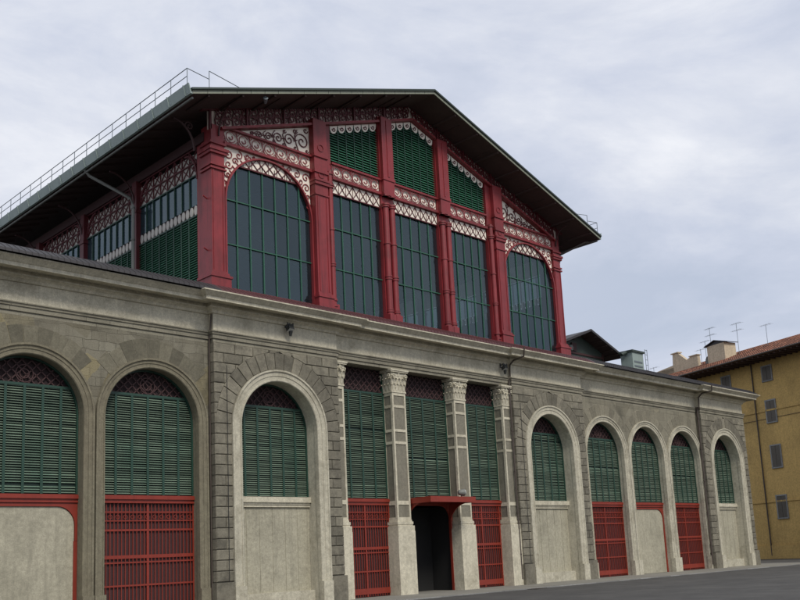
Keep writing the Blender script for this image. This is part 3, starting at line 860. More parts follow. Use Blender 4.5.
def gable_window(i):
    x0, x1 = BX[i]; wide = i in (0,4)
    cx = (x0+x1)/2
    gl = MB(); gr = random.Random(50+i); npn = 7 if wide else 5
    zr = [ZB+.2, 14.6, 16.52, ZR0-.1]
    for q in range(npn):
        for w_ in range(3):
            xa, xb = x0+(x1-x0)*q/npn, x0+(x1-x0)*(q+1)/npn
            j = [.68+gr.uniform(-.007,.007) for _ in range(3)]; j.append(j[0]+j[2]-j[1])
            gl.face([(xa,j[0],zr[w_]),(xb,j[1],zr[w_]),(xb,j[2],zr[w_+1]),(xa,j[3],zr[w_+1])])
    win = gl.build('gable_window', M['glass'], hall)
    mu = MB()
    n = 7 if wide else 5
    for k in range(1,n):
        x = x0+(x1-x0)*k/n; mu.box(x-.024,x+.024,.63,.68,ZB+.28,ZLT0+(.3 if not wide else .25))
    for z in (14.6,16.52): mu.box(x0,x1,.62,.67,z-.022,z+.022)
    mu.build('mullion', M['mullion'], win)
    # ring frieze
    rb = MB(); rb.box(x0,x1,.62,.66,ZR0,ZR1); rb.build('cream_panel', M['pink'], win)
    rg = MB(); ring_row(rg, x0+.02, x1-.02, .55); 
    rg.build('ring_frieze', M['red'], win)
    if not wide:
        b = MB(); b.box(x0,x1,.60,.64,ZLT0,ZR0-.15); b.build('cream_panel', M['pink'], win)
        b = MB(); nn = int(round((x1-x0)/.42)); p = (x1-x0)/nn
        for k in range(nn):
            a = x0+k*p
            b.ribbon([(a,ZLT0+.03),(a+p,ZR0-.17)], .028, .565, .595); b.ribbon([(a,ZR0-.17),(a+p,ZLT0+.03)], .028, .565, .595)
            b.ribbon([(a,ZLT0),(a,ZR0-.15)], .018, .57, .59)
        b.box(x0,x1,.57,.6,ZLT0-.02,ZLT0+.03)
        b.build('cross_lattice', M['red_dark'], win)
        # green louvres above the rings
        top = lambda x: bandz(x)-.14
        b = MB()
        z = ZR1+.11
        while True:
            # usable range where z below the sloping head
            lim = (23.47-.14-z-.30)/.345
            a, c = max(x0,-lim), min(x1,lim)
            if c-a < .2 or lim <= 0: break
            P = [(a,.60,z),(c,.60,z),(c,.70,z+.09),(a,.70,z+.09),(a,.60,z+.015),(c,.60,z+.015),(c,.70,z+.105),(a,.70,z+.105)]
            b.faces(P, [(0,1,2,3),(4,7,6,5),(0,4,5,1),(2,6,7,3)])
            z += .125
        b.build('green_louvres', M['green_louvre'], win)
        b = MB(); poly = [(x0,ZR1+.1),(x1,ZR1+.1),(x1,top(x1))]+([(0,top(0))] if i == 2 else [])+[(x0,top(x0))]
        b.prism(poly, .72, .76); b.build('added_backing', M['gap_shade'], win)  # added sheet behind the louvres, gap shade painted in its colour
        b = MB(); nn = 6; p = (x1-x0)/nn
        for k in range(1,nn):
            x = x0+p*k; b.box(x-.018,x+.018,.575,.60,ZR1+.11,top(x)-.05)
        b.build('mullion', M['green_frame'], win)
        b = MB()
        for k in range(nn):        # shells hanging under the sloping rail
            c = x0+p*(k+.5); zt = top(c)-.02; sl = -math.copysign(.345, c) if abs(c) > .05 else 0
            pts = [(c-p*.46, zt-sl*p*.46+.02)]
            for j in range(9):
                a = PI+PI*j/8
                pts.append((c+p*.43*math.cos(a), zt-.10+.27*math.sin(a)*(1+0*j)+sl*p*.43*math.cos(a)))
            pts.append((c+p*.46, zt+sl*p*.46+.02))
            b.prism(pts, .575, .595, 0)
            b.ribbon(spiral((c,zt-.16),.12,1.1,PI,1,12,.2), .04, .55, .574, 1)
        b.build('shell_fringe', [M['pink'], M['red_dark']], win)
    else:
        # round arch, lattice inside it, scrolled spandrels outside
        r = (x1-x0)/2-.04; zs = ZR0-.22-r
        n = 24
        b = MB()
        arc = [(cx+r*math.cos(PI-PI*k/n), zs+r*math.sin(PI-PI*k/n)) for k in range(n+1)]
        b.ribbon([(x0+.04,ZB+.3)]+arc+[(x1-.04,ZB+.3)], .075, .50, .66)
        b.build('arch_rib', M['red'], win)
        b = MB()
        for k in range(n):
            (ua,va),(ub,vb) = arc[k],arc[k+1]
            b.face([(ua,.625,va),(ub,.625,vb),(ub,.625,ZR0-.1),(ua,.625,ZR0-.1)])
        zl = ZLT0-.08
        half = math.sqrt(max(0,r*r-(zl-zs)**2)); n2 = 16
        a0 = math.acos(half/r)
        pts = [(cx-half,zl),(cx+half,zl)]+[(cx+r*math.cos(a0+(PI-2*a0)*k/n2), zs+r*math.sin(a0+(PI-2*a0)*k/n2)) for k in range(1,n2)]
        b.prism(pts, .63, .66)
        b.build('cream_panel', M['pink'], win)
        b = MB()
        lattice(b, lambda x,z: (x-cx)**2+(z-zs)**2 < (r-.03)**2, cx-half, cx+half, zl, zs+r, .44, .03, .59, .62)
        for k in range(-4,5):
            x = cx+k*.44
            if abs(x-cx) < half-.05: b.ribbon([(x,zl),(x,zs+math.sqrt(r*r-(x-cx)**2))], .018, .595, .615)
        b.box(cx-half,cx+half,.58,.62,zl-.03,zl+.03)
        b.build('cross_lattice', M['red_dark'], win)
        for s in (-1,1):
            b = MB()
            e = cx+s*(x1-x0)/2
            for (dx,dz,rr,tn,a,g) in ((.28,.28,.22,1.3,0,1),(.26,.75,.2,1.3,PI,-1),(.2,1.2,.15,1.2,0,1),(.78,.22,.19,1.3,PI/2,-1),(1.2,.14,.13,1.2,0,1),(.16,1.62,.11,1.2,PI,1),(.58,.52,.16,1.2,PI,1),(1.55,.08,.07,1,0,1)):
                b.ribbon([(e-s*(dx)+s*(u), ZR0-.15-dz+v) for u, v in spiral((0,0),rr,tn,a,g*s)], .036, .585, .62)
            for k in range(9):
                t = .14+.075*k
                p0 = (cx+s*r*math.cos(t*1.6), zs+r*math.sin(t*1.6))
                b.ribbon([p0,(p0[0]+s*.13,p0[1]+.10)], .036, .585, .62)
            b.build('spandrel_scroll', M['red'], win)
        # triangle with big scrolls above the ring frieze
        sx = 1 if cx > 0 else -1
        xi, xo = (x0,x1) if sx > 0 else (x1,x0)
        zt = lambda x: bandz(x)-.14
        zb = ZR1+.11
        xe = sx*min(abs(xo), (23.47-.14-zb)/.345)
        b = MB(); pts = [(xi,zb),(xe,zb),(xi,zt(xi))]
        b.prism(pts, .63, .66); b.build('cream_panel', M['pink'], win)
        b = MB()
        for (d,rr,g,a) in ((.42,.40,1,PI),(1.15,.30,-1,0),(1.75,.24,1,PI),(2.28,.19,-1,0),(2.75,.14,1,PI),(3.15,.10,-1,0)):
            h = zt(xi+sx*d)-zb
            b.ribbon(spiral((xi+sx*d, zb+h*.44), rr, 1.5, a, g*sx, 26), .042, .585, .62)
        for (d,f,rr) in ((.2,.88,.14),(.8,.86,.14),(1.4,.86,.1),(.15,.12,.1),(.8,.12,.12),(1.45,.14,.09),(2.0,.2,.07)):
            h = zt(xi+sx*d)-zb
            b.ribbon(spiral((xi+sx*d, zb+h*f), rr, 1.1, 0, sx, 14), .036, .585, .62)
        for d in (.78,1.45,2.02,2.52,2.95):      # stems linking the big scrolls
            h = zt(xi+sx*d)-zb
            b.ribbon([(xi+sx*(d-.16),zb+.03),(xi+sx*(d-.03),zb+h*.3),(xi+sx*(d+.05),zb+h*.65),(xi+sx*(d-.1),zb+h*.95)], .034, .588, .62)
            b.ribbon([(xi+sx*(d-.1),zb+h*.5),(xi+sx*(d+.12),zb+h*.42)], .03, .588, .62)
        b.ribbon([(xi,zb+.02),(xe,zb+.02)], .05, .58, .62)
        b.build('triangle_scroll', M['red_dark'], win)
    return win
for i in range(5): gable_window(i)

# ---- side walls of the clerestory
def side_wall(s):
    X0 = s*11.95
    pitch = 5.15; ys = [1.45+pitch*k for k in range(9)]
    def xf(p):        # (u along depth, y outward, v up)
        return (X0 - s*(p[1]) if True else 0, p[0], p[2])
    for k in range(8):
        a, b_ = ys[k]+.2, ys[k+1]-.2
        b = MB(xf, s < 0); b.face([(a,.1,16.45),(b_,.1,16.45),(b_,.1,17.72),(a,.1,17.72)])
        win = b.build('side_window', M['side_glass'], hall)
        b = MB(xf, s < 0)
        for j in range(1,8):
            u = a+(b_-a)*j/8; b.box(u-.02,u+.02,.04,.1,16.4,17.72)
            b.box(u-.02,u+.02,.0,.03,12.4,15.95)
        b.box(a,b_,.03,.09,17.70,17.76); b.box(a,b_,.02,.08,15.92,15.98)
        b.build('mullion', M['green_frame'], win)
        b = MB(xf, s < 0); z = 12.45
        while z < 15.9:
            P = [(a,.03,z),(b_,.03,z),(b_,.12,z+.08),(a,.12,z+.08),(a,.03,z+.012),(b_,.03,z+.012),(b_,.12,z+.092),(a,.12,z+.092)]
            b.faces(P, [(0,3,2,1),(4,5,6,7),(0,1,5,4),(2,3,7,6)]); z += .105
        b.build('green_louvres', M['green_louvre'], win)
        b = MB(xf, s < 0); b.box(a,b_,.13,.2,12.4,15.95); b.build('added_backing', M['gap_shade'], win)  # added behind the side louvres, coloured like the shade in their gaps
        b = MB(xf, s < 0); b.box(a,b_,.1,.14,15.98,16.01,1); b.box(a,b_,.1,.14,16.40,16.43,1)
        nO = 15
        for j in range(nO+1):
            u = a+(b_-a)*j/nO; b.box(max(a,u-.055),min(b_,u+.055),.1,.14,16.01,16.40,1)
        for j in range(nO):
            c = a+(b_-a)*(j+.5)/nO; w = (b_-a)/nO*.36
            pts = [(c+w*math.cos(2*PI*q/12), 16.21+.21*math.sin(2*PI*q/12)*(1.0)) for q in range(12)]
            b.prism(pts, .06, .1, 0)
        b.build('oval_band', [M['oval'], M['brownboard']], win)
        b = MB(xf, s < 0); b.box(a,b_,.12,.15,17.76,18.74); b.build('cream_panel', M['oval'], win)
        b = MB(xf, s < 0)
        nX = 8; p = (b_-a)/nX
        for j in range(nX):
            u = a+j*p
            for z0, z1 in ((17.78,18.32),(18.32,18.86)):
                b.ribbon([(u,z0),(u+p,z1)], .03, .06, .1); b.ribbon([(u,z1),(u+p,z0)], .03, .06, .1)
            b.ribbon([(u,17.76),(u,18.95)], .03, .05, .1)
        b.ribbon([(a,18.32),(b_,18.32)], .05, .04, .1); b.ribbon([(a,18.92),(b_,18.92)], .05, .04, .1)
        # curved corner brackets of each bay
        for e, g in ((a,1),(b_,-1)):
            b.ribbon([(e+g*.95*(1-math.sin(t)), 17.75+1.1*(1-math.cos(t)) if False else 17.55+1.25*math.sin(PI/2-t*0)*(math.sin(PI/2*q/8))) for q, t in [(q, PI/2*(1-q/8)) for q in range(9)]], .07, .02, .1)
            for (du,dz,rr) in ((.2,.3,.14),(.2,.62,.13),(.5,.85,.13)):
                b.ribbon([(e+g*u, v) for u, v in spiral((du,17.76+dz),rr,1.2,0)], .05, .04, .1)
        b.build('cross_lattice', M['red_dark'], win)
    for k, y in enumerate(ys[1:]):
        b = MB(xf, s < 0)
        b.box(y-.2,y+.2,-.12,.3,12.4,19.0); b.box(y-.26,y+.26,-.16,.3,12.4,13.0); b.box(y-.25,y+.25,-.16,.3,17.5,17.62)
        sc_ = b.build('side_column', M['red_dark'], hall)
        b = MB(xf, s < 0)
        for q in range(8):            # bracket towards the eaves
            a0 = PI/2*q/8; a1 = PI/2*(q+1)/8
            f = lambda a: (y, -.12-1.2*(1-math.cos(a)), 18.0+1.2*math.sin(a))
            b.bar(f(a0), f(a1), .06, .06)
        b.build('eave_bracket', M['eave_dark'], sc_)
    b = MB(xf, s < 0); b.box(1.0,44.5,-.05,.25,18.95,19.35); b.box(1.0,44.5,-.02,.28,12.3,12.5); b.build('side_rail', M['eave_dark'], hall)
for s in (-1,1): side_wall(s)
# far gable, interior floor edge and roof trusses that show through the glass
mb = MB(); mb.box(-11.9,11.9,44.6,44.8,12.3,15.5); mb.box(-11.9,11.9,44.6,44.8,18.8,20.0)
for x in (-11.6,-6,-2,2,6,11.6): mb.box(x-.25,x+.25,44.5,44.9,12.3,23)
mb.build('rear_gable', M['red_dark'], hall)
mb = MB()
for k in range(1,9):
    y = 1.45+5.15*k
    for s in (-1,1):
        mb.bar((s*11.8,y,18.9),(0,y,23.2),.16,.22); mb.bar((s*11.8,y,18.7),(0,y,21.2),.1,.14)
        for t in (.25,.5,.75):
            mb.bar((s*11.8*(1-t),y,18.9+4.3*t),(s*11.8*(1-t),y,18.7+2.5*t),.08,.08)
mb.build('roof_truss', M['steel'], hall)

# ---- the roof
mb = MB()
th = .16
for s in (-1,1):
    zo = lambda x: APX-SL*x
    P = [(0,YR,APX),(s*EVX,YR,EVZ),(s*EVX,YB,EVZ),(0,YB,APX)]
    Q = [(x,y,z-th) for x,y,z in P]
    mb.faces(P+Q, [(0,1,2,3),(0,4,5,1),(1,5,6,2),(2,6,7,3)], 0)
    mb.face(Q, 1)
    # soffit boards / rafters under the overhang
    for k in range(1,9):
        x = EVX*k/8.5
        mb.bar((s*x,YR+.05,zo(x)-th-.04),(s*x,.55,zo(x)-th-.04),.09,.10,1)
    for k in range(1,40):
        y = .6+k*1.1
        mb.bar((s*11.9,y,zo(11.9)-th-.05),(s*(EVX-.06),y,zo(EVX)-th-.03),.08,.10,1)
    for k in range(1,6):
        x = EVX*k/6; mb.bar((s*(x),YR+.4,zo(x)-th-.02),(s*x,.5,zo(x)-th-.02),.02,.04,1)
roof = mb.build('roof', [M['slate'], M['soffit']], hall)
# gable fascia in pieces, pale, with a dark metal edge above
mb = MB()
for s in (-1,1):
    n = 20
    for k in range(n):
        x0, x1 = EVX*k/n+.01, EVX*(k+1)/n-.01
        z0, z1 = APX-SL*x0, APX-SL*x1
        P = [(s*x0,YR-.05,z0-.02),(s*x1,YR-.05,z1-.02),(s*x1,YR-.05,z1-.155),(s*x0,YR-.05,z0-.155)]
        Q = [(x,YR-.005,z) for x,_,z in P]
        mb.faces(P+Q, [(0,1,2,3),(0,4,5,1),(3,2,6,7),(0,3,7,4),(1,5,6,2)])
mb.build('fascia', M['fascia'], roof)
mb = MB()
for s in (-1,1):
    mb.bar((0,YR-.05,APX+.03),(s*(EVX+.05),YR-.05,EVZ+.02),.16,.08)
mb.build('roof_edge_metal', M['gutter_dark'], roof)
for s in (-1,1):
    mb = MB()
    # tall gutter board along the eave
    x0 = s*EVX; x1 = s*(EVX+.28)
    P = [(s*(EVX-.02),EVZ-.16),(s*(EVX+.08),EVZ-.16),(s*(EVX+.18),EVZ+.24),(s*(EVX+.14),EVZ+.24),(s*(EVX+.04),EVZ-.08),(s*(EVX-.02),EVZ-.08)]
    n = len(P)
    mb.faces([(x,YR-.05,z) for x,z in P]+[(x,YB,z) for x,z in P], [tuple(range(n)), tuple(range(2*n-1,n-1,-1))]+[(i,(i+1)%n,n+(i+1)%n,n+i) for i in range(n)])
    # straps
    y = YR+.3
    while y < YB: mb.bar((s*(EVX+.10),y,EVZ-.15),(s*(EVX+.20),y,EVZ+.25),.05,.03); y += 1.2
    mb.build('gutter', M['gutter'], roof)
    mb = MB(); mb.tube([(s*(EVX-.1),YR+.1,EVZ-.24),(s*(EVX-.1),YB,EVZ-.24)],.05,6); mb.build('eave_pipe', M['pipe_grey'], roof)
    # railing
    mb = MB()
    xr = s*(EVX+.1); ztop = EVZ+.95; y = YR+.15
    while y < YB:
        mb.tube([(xr,y,EVZ-.1),(xr,y,ztop)],.018,6); y += 1.2
    mb.tube([(xr,YR+.15,ztop),(xr,YB,ztop)],.018,6); mb.tube([(xr,YR+.15,EVZ+.62),(xr,YB,EVZ+.62)],.016,6)
    # front pieces running into the roof slope
    xi = s*12.95; zi = APX-SL*12.95
    mb.tube([(xr,YR+.15,ztop),(xi,YR+.15,ztop-.12)],.016,6)
    mb.tube([(xi,YR+.15,zi-.05),(xi,YR+.15,zi+.88)],.018,6)
    mb.tube([(xi,YR+.15,zi+.88),(s*11.2,YR+.15,APX-SL*11.2+.03)],.016,6)
    mb.build('railing', M['steel'], roof)
# rain pipes of the clerestory
for s in (-1,1):
    for y in (6.3,21.8,37.2):
        mb = MB(); mb.tube([(s*13.8,y+1.6,EVZ-.15),(s*13.6,y+1.55,EVZ-.4),(s*12.35,y+.1,18.1),(s*12.28,y,17.7),(s*12.28,y,12.35)],.075,8)
        for z in (17.6,16.1,14.4): mb.tube([(s*12.28,y,z),(s*12.28,y,z+.07)],.1,8)
        mb.build('rain_pipe', M['pipe_grey'], hall)
mb = MB(); mb.tube([(13.75,-.55,EVZ-.2),(13.3,-.45,19.45),(12.3,.9,18.75)],.06,8); mb.tube([(12.42,1.0,18.7),(12.42,1.0,18.2)],.07,8); mb.build('rain_pipe', M['pipe'], hall)
# small floodlight hung under the roof edge
mb = MB(); mb.tube([(-10.2,-.9,APX-SL*10.2-.17),(-10.2,-.9,APX-SL*10.2-.3)],.02,6); mb.tube([(-10.25,-1.0,APX-SL*10.2-.3),(-10.12,-.8,APX-SL*10.2-.42)],.1,8,radii=[.11,.05]); mb.build('eave_lamp', M['steel'], roof)

# ---- low parapet pavilion beside the clerestory: small dark gable
pav = empty('roof_pavilion', (26,8,12.3), label='small dark gabled roof structure on the low roof right of the red gable', cat='roof pavilion')
def gabled(root, hw, zap, slope, yf, L, over):
    mb = MB(); ze = zap-slope*hw
    for s in (-1,1):
        P = [(0,yf,zap),(s*hw,yf,ze),(s*hw,yf+L,ze),(0,yf+L,zap)]; Q = [(x,y,z-.14) for x,y,z in P]
        mb.faces(P+Q, [(0,1,2,3),(0,4,5,1),(1,5,6,2),(2,6,7,3)], 0); mb.face(Q, 1)
        for k in range(1,6):
            x = hw*k/6; mb.bar((s*x,yf+.03,zap-slope*x-.18),(s*x,yf+over,zap-slope*x-.18),.06,.08,1)
    mb.build('roof', [M['slate'], M['soffit']], root)
    mb = MB()
    for s in (-1,1): mb.bar((0,yf-.04,zap-.03),(s*hw,yf-.04,ze-.03),.06,.16)
    mb.build('fascia', M['slate'] , root)
    mb = MB(); w = hw-over
    mb.prism([(-w,0.02),(w,0.02),(w,zap-slope*w-.15),(0,zap-.15),(-w,zap-slope*w-.15)], yf+over, yf+L-.3)
    mb.build('wall', M['gutter_dark'], root)
    mb = MB()
    for s in (-1,1): mb.box(s*(w-.15),s*(w+.02),yf+over-.06,yf+over-.01,.02,zap-slope*w-.2)
    mb.box(-w+.2,w-.2,yf+over-.07,yf+over-.01,zap-slope*w-.6,zap-slope*w-.45)
    mb.box(-1.1,-.5,yf+over-.1,yf+over-.01,zap-1.5,zap-.9)
    mb.build('frame', M['eave_dark'], root)
    mb = MB(); mb.tube([(-1.3,yf+over-.2,zap-1.35),(-1.3,yf+over-.05,zap-1.35)],.22,12); mb.build('vent_disc', M['pipe_grey'], root)
gabled(pav, 4.15, 5.4, .37, 0, 20, 1.1)
box = empty('vent_housing', (29.15,6.6,12.3), label='grey green sheet metal vent housing on the low roof beside the small gable', cat='vent housing')
mb = MB(); mb.box(-.8,.7,-.5,.5,0,3.65); mb.build('cabinet', M['gutter'], box)
mb = MB(); mb.box(-.9,.8,-.6,.6,3.65,3.8); mb.tube([(-.85,0,3.65),(-1.35,.1,3.45)],.14,8); mb.build('cap', M['gutter_dark'], box)
mb = MB()
for x in (.85,1.15): mb.tube([(x,-.6,0),(x,-.6,4.0)],.02,6)
for z in (2.4,2.8,3.2,3.6,3.95): mb.tube([(.85,-.6,z),(1.15,-.6,z)],.018,6)
for k in range(7): mb.box(-.6,.5,-.53,-.505,.9+k*.33,1.02+k*.33)
mb.build('guard_rail', M['steel'], box)

# ---- floodlights on the frieze
def floodlight(name, loc, rz, label):
    r = empty(name, loc, rz, label=label, cat='floodlight', group='floodlights on the facade')
    mb = MB(); mb.box(-.05,.05,-.03,.0,-.12,.12); mb.bar((0,-.02,0),(0,-.3,.02),.04,.04); mb.box(-.14,.14,-.34,-.30,-.03,.0)
    mb.box(-.15,-.13,-.34,-.28,-.2,.05); mb.box(.13,.15,-.34,-.28,-.2,.05)
    mb.build('bracket', M['lampmetal'], r)
    mb = MB(); mb.faces([(-.13,-.42,-.22),(.13,-.42,-.22),(.13,-.2,-.32),(-.13,-.2,-.32),(-.11,-.34,-.02),(.11,-.34,-.02),(.11,-.14,-.14),(-.11,-.14,-.14)],
        [(4,5,6,7),(0,4,7,3),(1,2,6,5),(0,1,5,4),(3,7,6,2)])
    h = mb.build('housing', M['lampmetal'], r)
    mb = MB(); mb.face([(-.12,-.415,-.225),(-.12,-.205,-.322),(.12,-.205,-.322),(.12,-.415,-.225)]); mb.build('lens', M['lampglass'], h)
    mb = MB(); mb.tube([(.05,-.26,-.3),(.05,-.24,-.5)],.07,8,radii=[.09,.05]); mb.build('sensor', M['lampmetal'], h)
    return r
floodlight('floodlight', (-8.75,-.005,11.35), 0, 'dark floodlight on the pale frieze above the arch just left of the pillared portal')
floodlight('floodlight', (5.35,.145,11.25), 0, 'dark floodlight on the frieze at the right end of the pillared portal')
cl = empty('spotlight', (.62,-.85,4.27), 0, label='round grey spotlight standing on the right end of the red door canopy', cat='spotlight')
mb = MB(); mb.tube([(0,0,0),(0,0,.12)],.03,8); mb.box(-.08,.08,-.05,.05,.1,.13); mb.build('stand', M['lampmetal'], cl)
mb = MB(); mb.tube([(-.16,.05,.22),(-.1,.03,.22),(.05,-.02,.22),(.13,-.05,.22)],.1,14,radii=[.07,.13,.16,.17]); mb.build('head', M['pipe_grey'], cl)
mb = MB(); mb.tube([(.131,-.05,.22),(.15,-.055,.22)],.15,14); mb.build('lens', M['lampglass'], cl)

# ------------------------------------------------------------------ ochre building behind
ang = math.atan2(18.33-6.07, 52.67-48.48)       # direction of its eaves in plan
ux, uy = math.cos(ang), math.sin(ang)            # along eave (away from camera)
nx, ny = -uy, ux                                  # outward? decided below
if nx > 0: nx, ny = -nx, -ny                      # outward faces left
yb = empty('ochre_building', (48.48-ux*22,6.07-uy*22,0), ang, label='ochre plastered block with terracotta roof and chimneys behind the market hall', cat='building')
# local: x along eave, +y outward (left) ; eave edge at y=0, wall at y=-1.3
EZ = 18.0; LEN = 52.
mb = MB(); mb.box(0.8,LEN-.8,-14,-2.25,0,EZ+.3); mb.build('wall', M['yellow'], yb)
mb = MB()
mb.box(.7,LEN-.7,-2.25,-2.18,5.0,5.15); mb.box(.7,LEN-.7,-2.25,-2.17,13.2,13.35)
mb.box(.7,LEN-.7,-2.25,-2.12,0,1.2)
mb.build('string_course', M['yellow'], yb)
mb = MB()
for x in (9.2,24.3,38.6): mb.tube([(x,-2.15,EZ-.2),(x,-2.15,.3)], .06, 8)
mb.tube([(.9,-2.2,12.6),(LEN-1,-2.2,12.45)], .02, 5)
mb.build('drain_pipe', M['pipe'], yb)
mb = MB()
rp = .35
P = [(0,0,EZ),(LEN,0,EZ),(LEN,-7.6,EZ+7.6*rp),(0,-7.6,EZ+7.6*rp)]; Q = [(x,y,z-.12) for x,y,z in P]
mb.faces(P+Q, [(0,1,2,3),(0,4,5,1),(1,5,6,2),(3,7,4,0)]); 
P = [(0,-15.2,EZ),(LEN,-15.2,EZ),(LEN,-7.6,EZ+7.6*rp),(0,-7.6,EZ+7.6*rp)]; Q = [(x,y,z-.12) for x,y,z in P]
mb.faces(P+Q, [(3,2,1,0),(4,5,6,7),(0,1,5,4)])
x = .2
rnd = random.Random(4)
while x < LEN-.1:     # rows of half-round cover tiles
    y = 0.06
    while y > -7.2:
        zz = EZ-y*rp+.03; h = rnd.uniform(-.015,.015)
        n = 4; pa = []; pb = []
        for j in range(n+1):
            a = PI*j/n
            pa.append((x+h+.10*math.cos(a), y, zz+.035+.085*math.sin(a))); pb.append((x+h+.08*math.cos(a), y-.55, zz+.19+.07*math.sin(a)))
        mb.faces(pa+pb, [(j,j+1,n+2+j,n+1+j) for j in range(n)]+[tuple(range(n,-1,-1))])
        y -= .48
    x += .24
rf = mb.build('roof', M['tile'], yb)
mb = MB()
x = .3
while x < LEN: mb.box(x,x+.12,-2.2,-.05,EZ-.26,EZ-.13); x += .62
mb.face([(.1,-.02,EZ-.13),(LEN-.1,-.02,EZ-.13),(LEN-.1,-2.26,EZ-.13),(.1,-2.26,EZ-.13)])
mb.build('eave_rafter', M['soffit'], rf)
mb = MB(); mb.tube([(0,.1,EZ-.02),(LEN,.1,EZ-.02)],.08,8); mb.build('gutter', M['pipe'], rf)
for fl in (3.6,8.1,12.2,15.55):
    x = 2.6
    while x < LEN-2:
        h = 1.25 if fl > 15 else 1.9; z0 = fl if fl < 15 else 16.0
        b = MB(); b.box(x-.62,x+.62,-2.26,-2.14,z0-.12,z0); b.box(x-.62,x-.5,-2.26,-2.17,z0,z0+h); b.box(x+.5,x+.62,-2.26,-2.17,z0,z0+h); b.box(x-.62,x+.62,-2.26,-2.16,z0+h,z0+h+.12)
        w = b.build('window', M['concrete'], yb)
        b = MB()
        b.box(x-.5,x+.5,-2.24,-2.23,z0,z0+h)
        b.build('pane', M['dark'], w)
        b = MB()
        for s in (-1,1):
            b.box(x+s*.02,x+s*.5,-2.23,-2.19,z0+.02,z0+h-.02)
            z = z0+.1
            while z < z0+h-.08: b.box(x+s*.07,x+s*.44,-2.19,-2.175,z,z+.035); z += .075
        b.build('blind', M['win_green'], w)
        x += 5.0
# chimneys: local x of photo features
def chimney(x, y, w, d, h, gab=True):
    z0 = EZ-y*rp-.2
    b = MB(); b.box(x-w/2,x+w/2,y-d/2,y+d/2,z0-.6,z0+h)
    c = b.build('chimney', M['plaster'], rf)
    b = MB()
    if gab:
        for s in (-1,1): b.bar((x,y,z0+h+.42),(x+s*(w/2+.25),y,z0+h+.02),d+.35,.07,up=(0,0,1))
        b.prism([(x-w/2,z0+h),(x+w/2,z0+h),(x,z0+h+.38)], y-d/2, y+d/2)
    else: b.box(x-w/2-.1,x+w/2+.1,y-d/2-.1,y+d/2+.1,z0+h,z0+h+.1)
    b.build('cap', M['slate'], c)
    return c

chimney(29.5,-4,2.3,1.5,1.75)
chimney(47.5,-4,1.4,1.0,1.2)
b = MB(); b.prism([(32.9,19.0),(39.2,19.0),(39.2,20.15),(36.6,20.35),(36.5,21.55),(35.75,21.5),(34.5,20.5),(33.9,20.75),(33.0,20.7)], -4.5, -4.1); b.box(36.5,39.2,-6.5,-4.1,18.8,20.1)
pw = b.build('parapet_wall', M['plaster'], rf)
b = MB(); b.box(35.6,36.7,-4.6,-4.0,21.52,21.62); b.box(32.9,34.1,-4.6,-4.0,20.72,20.8); b.build('coping', M['plaster'], pw)
def y_world(x, y, z):
    return (yb.location.x+ux*x-uy*y*1.0, yb.location.y+uy*x+ux*y, z)
def antenna(x, y, ztop, label, n, dishr=0):
    z0 = EZ-y*rp-.25
    r = empty('television_antenna', y_world(x,y,z0), ang, label=label, cat='antenna', group='antennas on the tiled roof')
    h = ztop-z0
    b = MB(); b.tube([(0,0,0),(0,0,h)], .022, 6); b.build('mast', M['steel'], r)
    b = MB(); L = .62
    for q, zz in enumerate((h-.06, h-.75)[:1 if n < 6 else 2]):
        b.tube([(-L,0,zz),(L,.0,zz+.03)], .013, 5)
        for k in range(n):
            t = -L+2*L*k/(n-1); e = .34-.025*k
            b.tube([(t,-e,zz),(t,e,zz)], .008, 4)
    b.build('crossbars', M['steel'], r)
    if dishr:
        b = MB(); P = [(0,-.03,0)]; n2 = 16
        b2 = []
        for ring, (rr, dd) in enumerate(((dishr*.5,.03),(dishr,.13))):
            for k in range(n2):
                a = 2*PI*k/n2; P.append((rr*math.cos(a)+.25, dd+.1, .55+rr*math.sin(a)))
        P[0] = (.25,.1,.55)
        F = [(0,1+k,1+(k+1)%n2) for k in range(n2)]+[(1+k,1+n2+k,1+n2+(k+1)%n2,1+(k+1)%n2) for k in range(n2)]
        b.faces(P, F, 0, True); b.tube([(.25,.15,.55-dishr),(.25,.6,.5)],.02,5); b.build('dish', M['pipe_grey'], r)
antenna(30.8,-4.0,23.0,'tallest television antenna on the tiled roof just left of the gabled chimney',7,.5)
antenna(28.4,-5.2,23.0,'television antenna rising behind the gabled chimney',6)
antenna(31.8,-4.2,21.9,'short television antenna left of the tallest one on the tiled roof',5)
antenna(32.5,-4.2,21.2,'bare low antenna mast beside the stepped parapet',4)
antenna(24.6,-5.0,21.9,'television antenna on the tiled roof right of the gabled chimney',5)
antenna(40.6,-5.0,21.0,'thin antenna at the far left end of the tiled roof',4)

# ------------------------------------------------------------------ ground
def sheet(name, x0, x1, y0, y1, z, mat, kind='structure'):
    b = MB(); b.face([(x0,y0,z),(x1,y0,z),(x1,y1,z),(x0,y1,z)]); return tag(b.build(name, mat), kind=kind)
sheet('ground', -900,900,-900,900,-.14,M['earth'])
sheet('road', -400,400,-60,-3.4,-.02,M['asphalt'])
b = MB(); b.box(-36,36,-3.4,62,-.13,.0); tag(b.build('pavement', M['paving']), kind='structure')
b = MB(); rk = random.Random(8)
for k in range(72):
    j = rk.uniform(-.004,.006); b.box(-36+k+.008,-35+k-.008,-3.56-j,-3.405,-.13,.012+j)
tag(b.build('kerb', M['concrete']), kind='structure')
kb = random.Random(3)
drain = empty('drain_grate', (2.0,-4.1,-.016), label='square iron drain grate in the asphalt by the kerb', cat='drain')
b = MB(); b.box(-.4,.4,-.02,.02,0,.012); b.box(-.4,.4,.48,.52,0,.012); b.box(-.42,-.38,-.02,.52,0,.012); b.box(.38,.42,-.02,.52,0,.012)
b.build('frame', M['pipe'], drain)
b = MB()
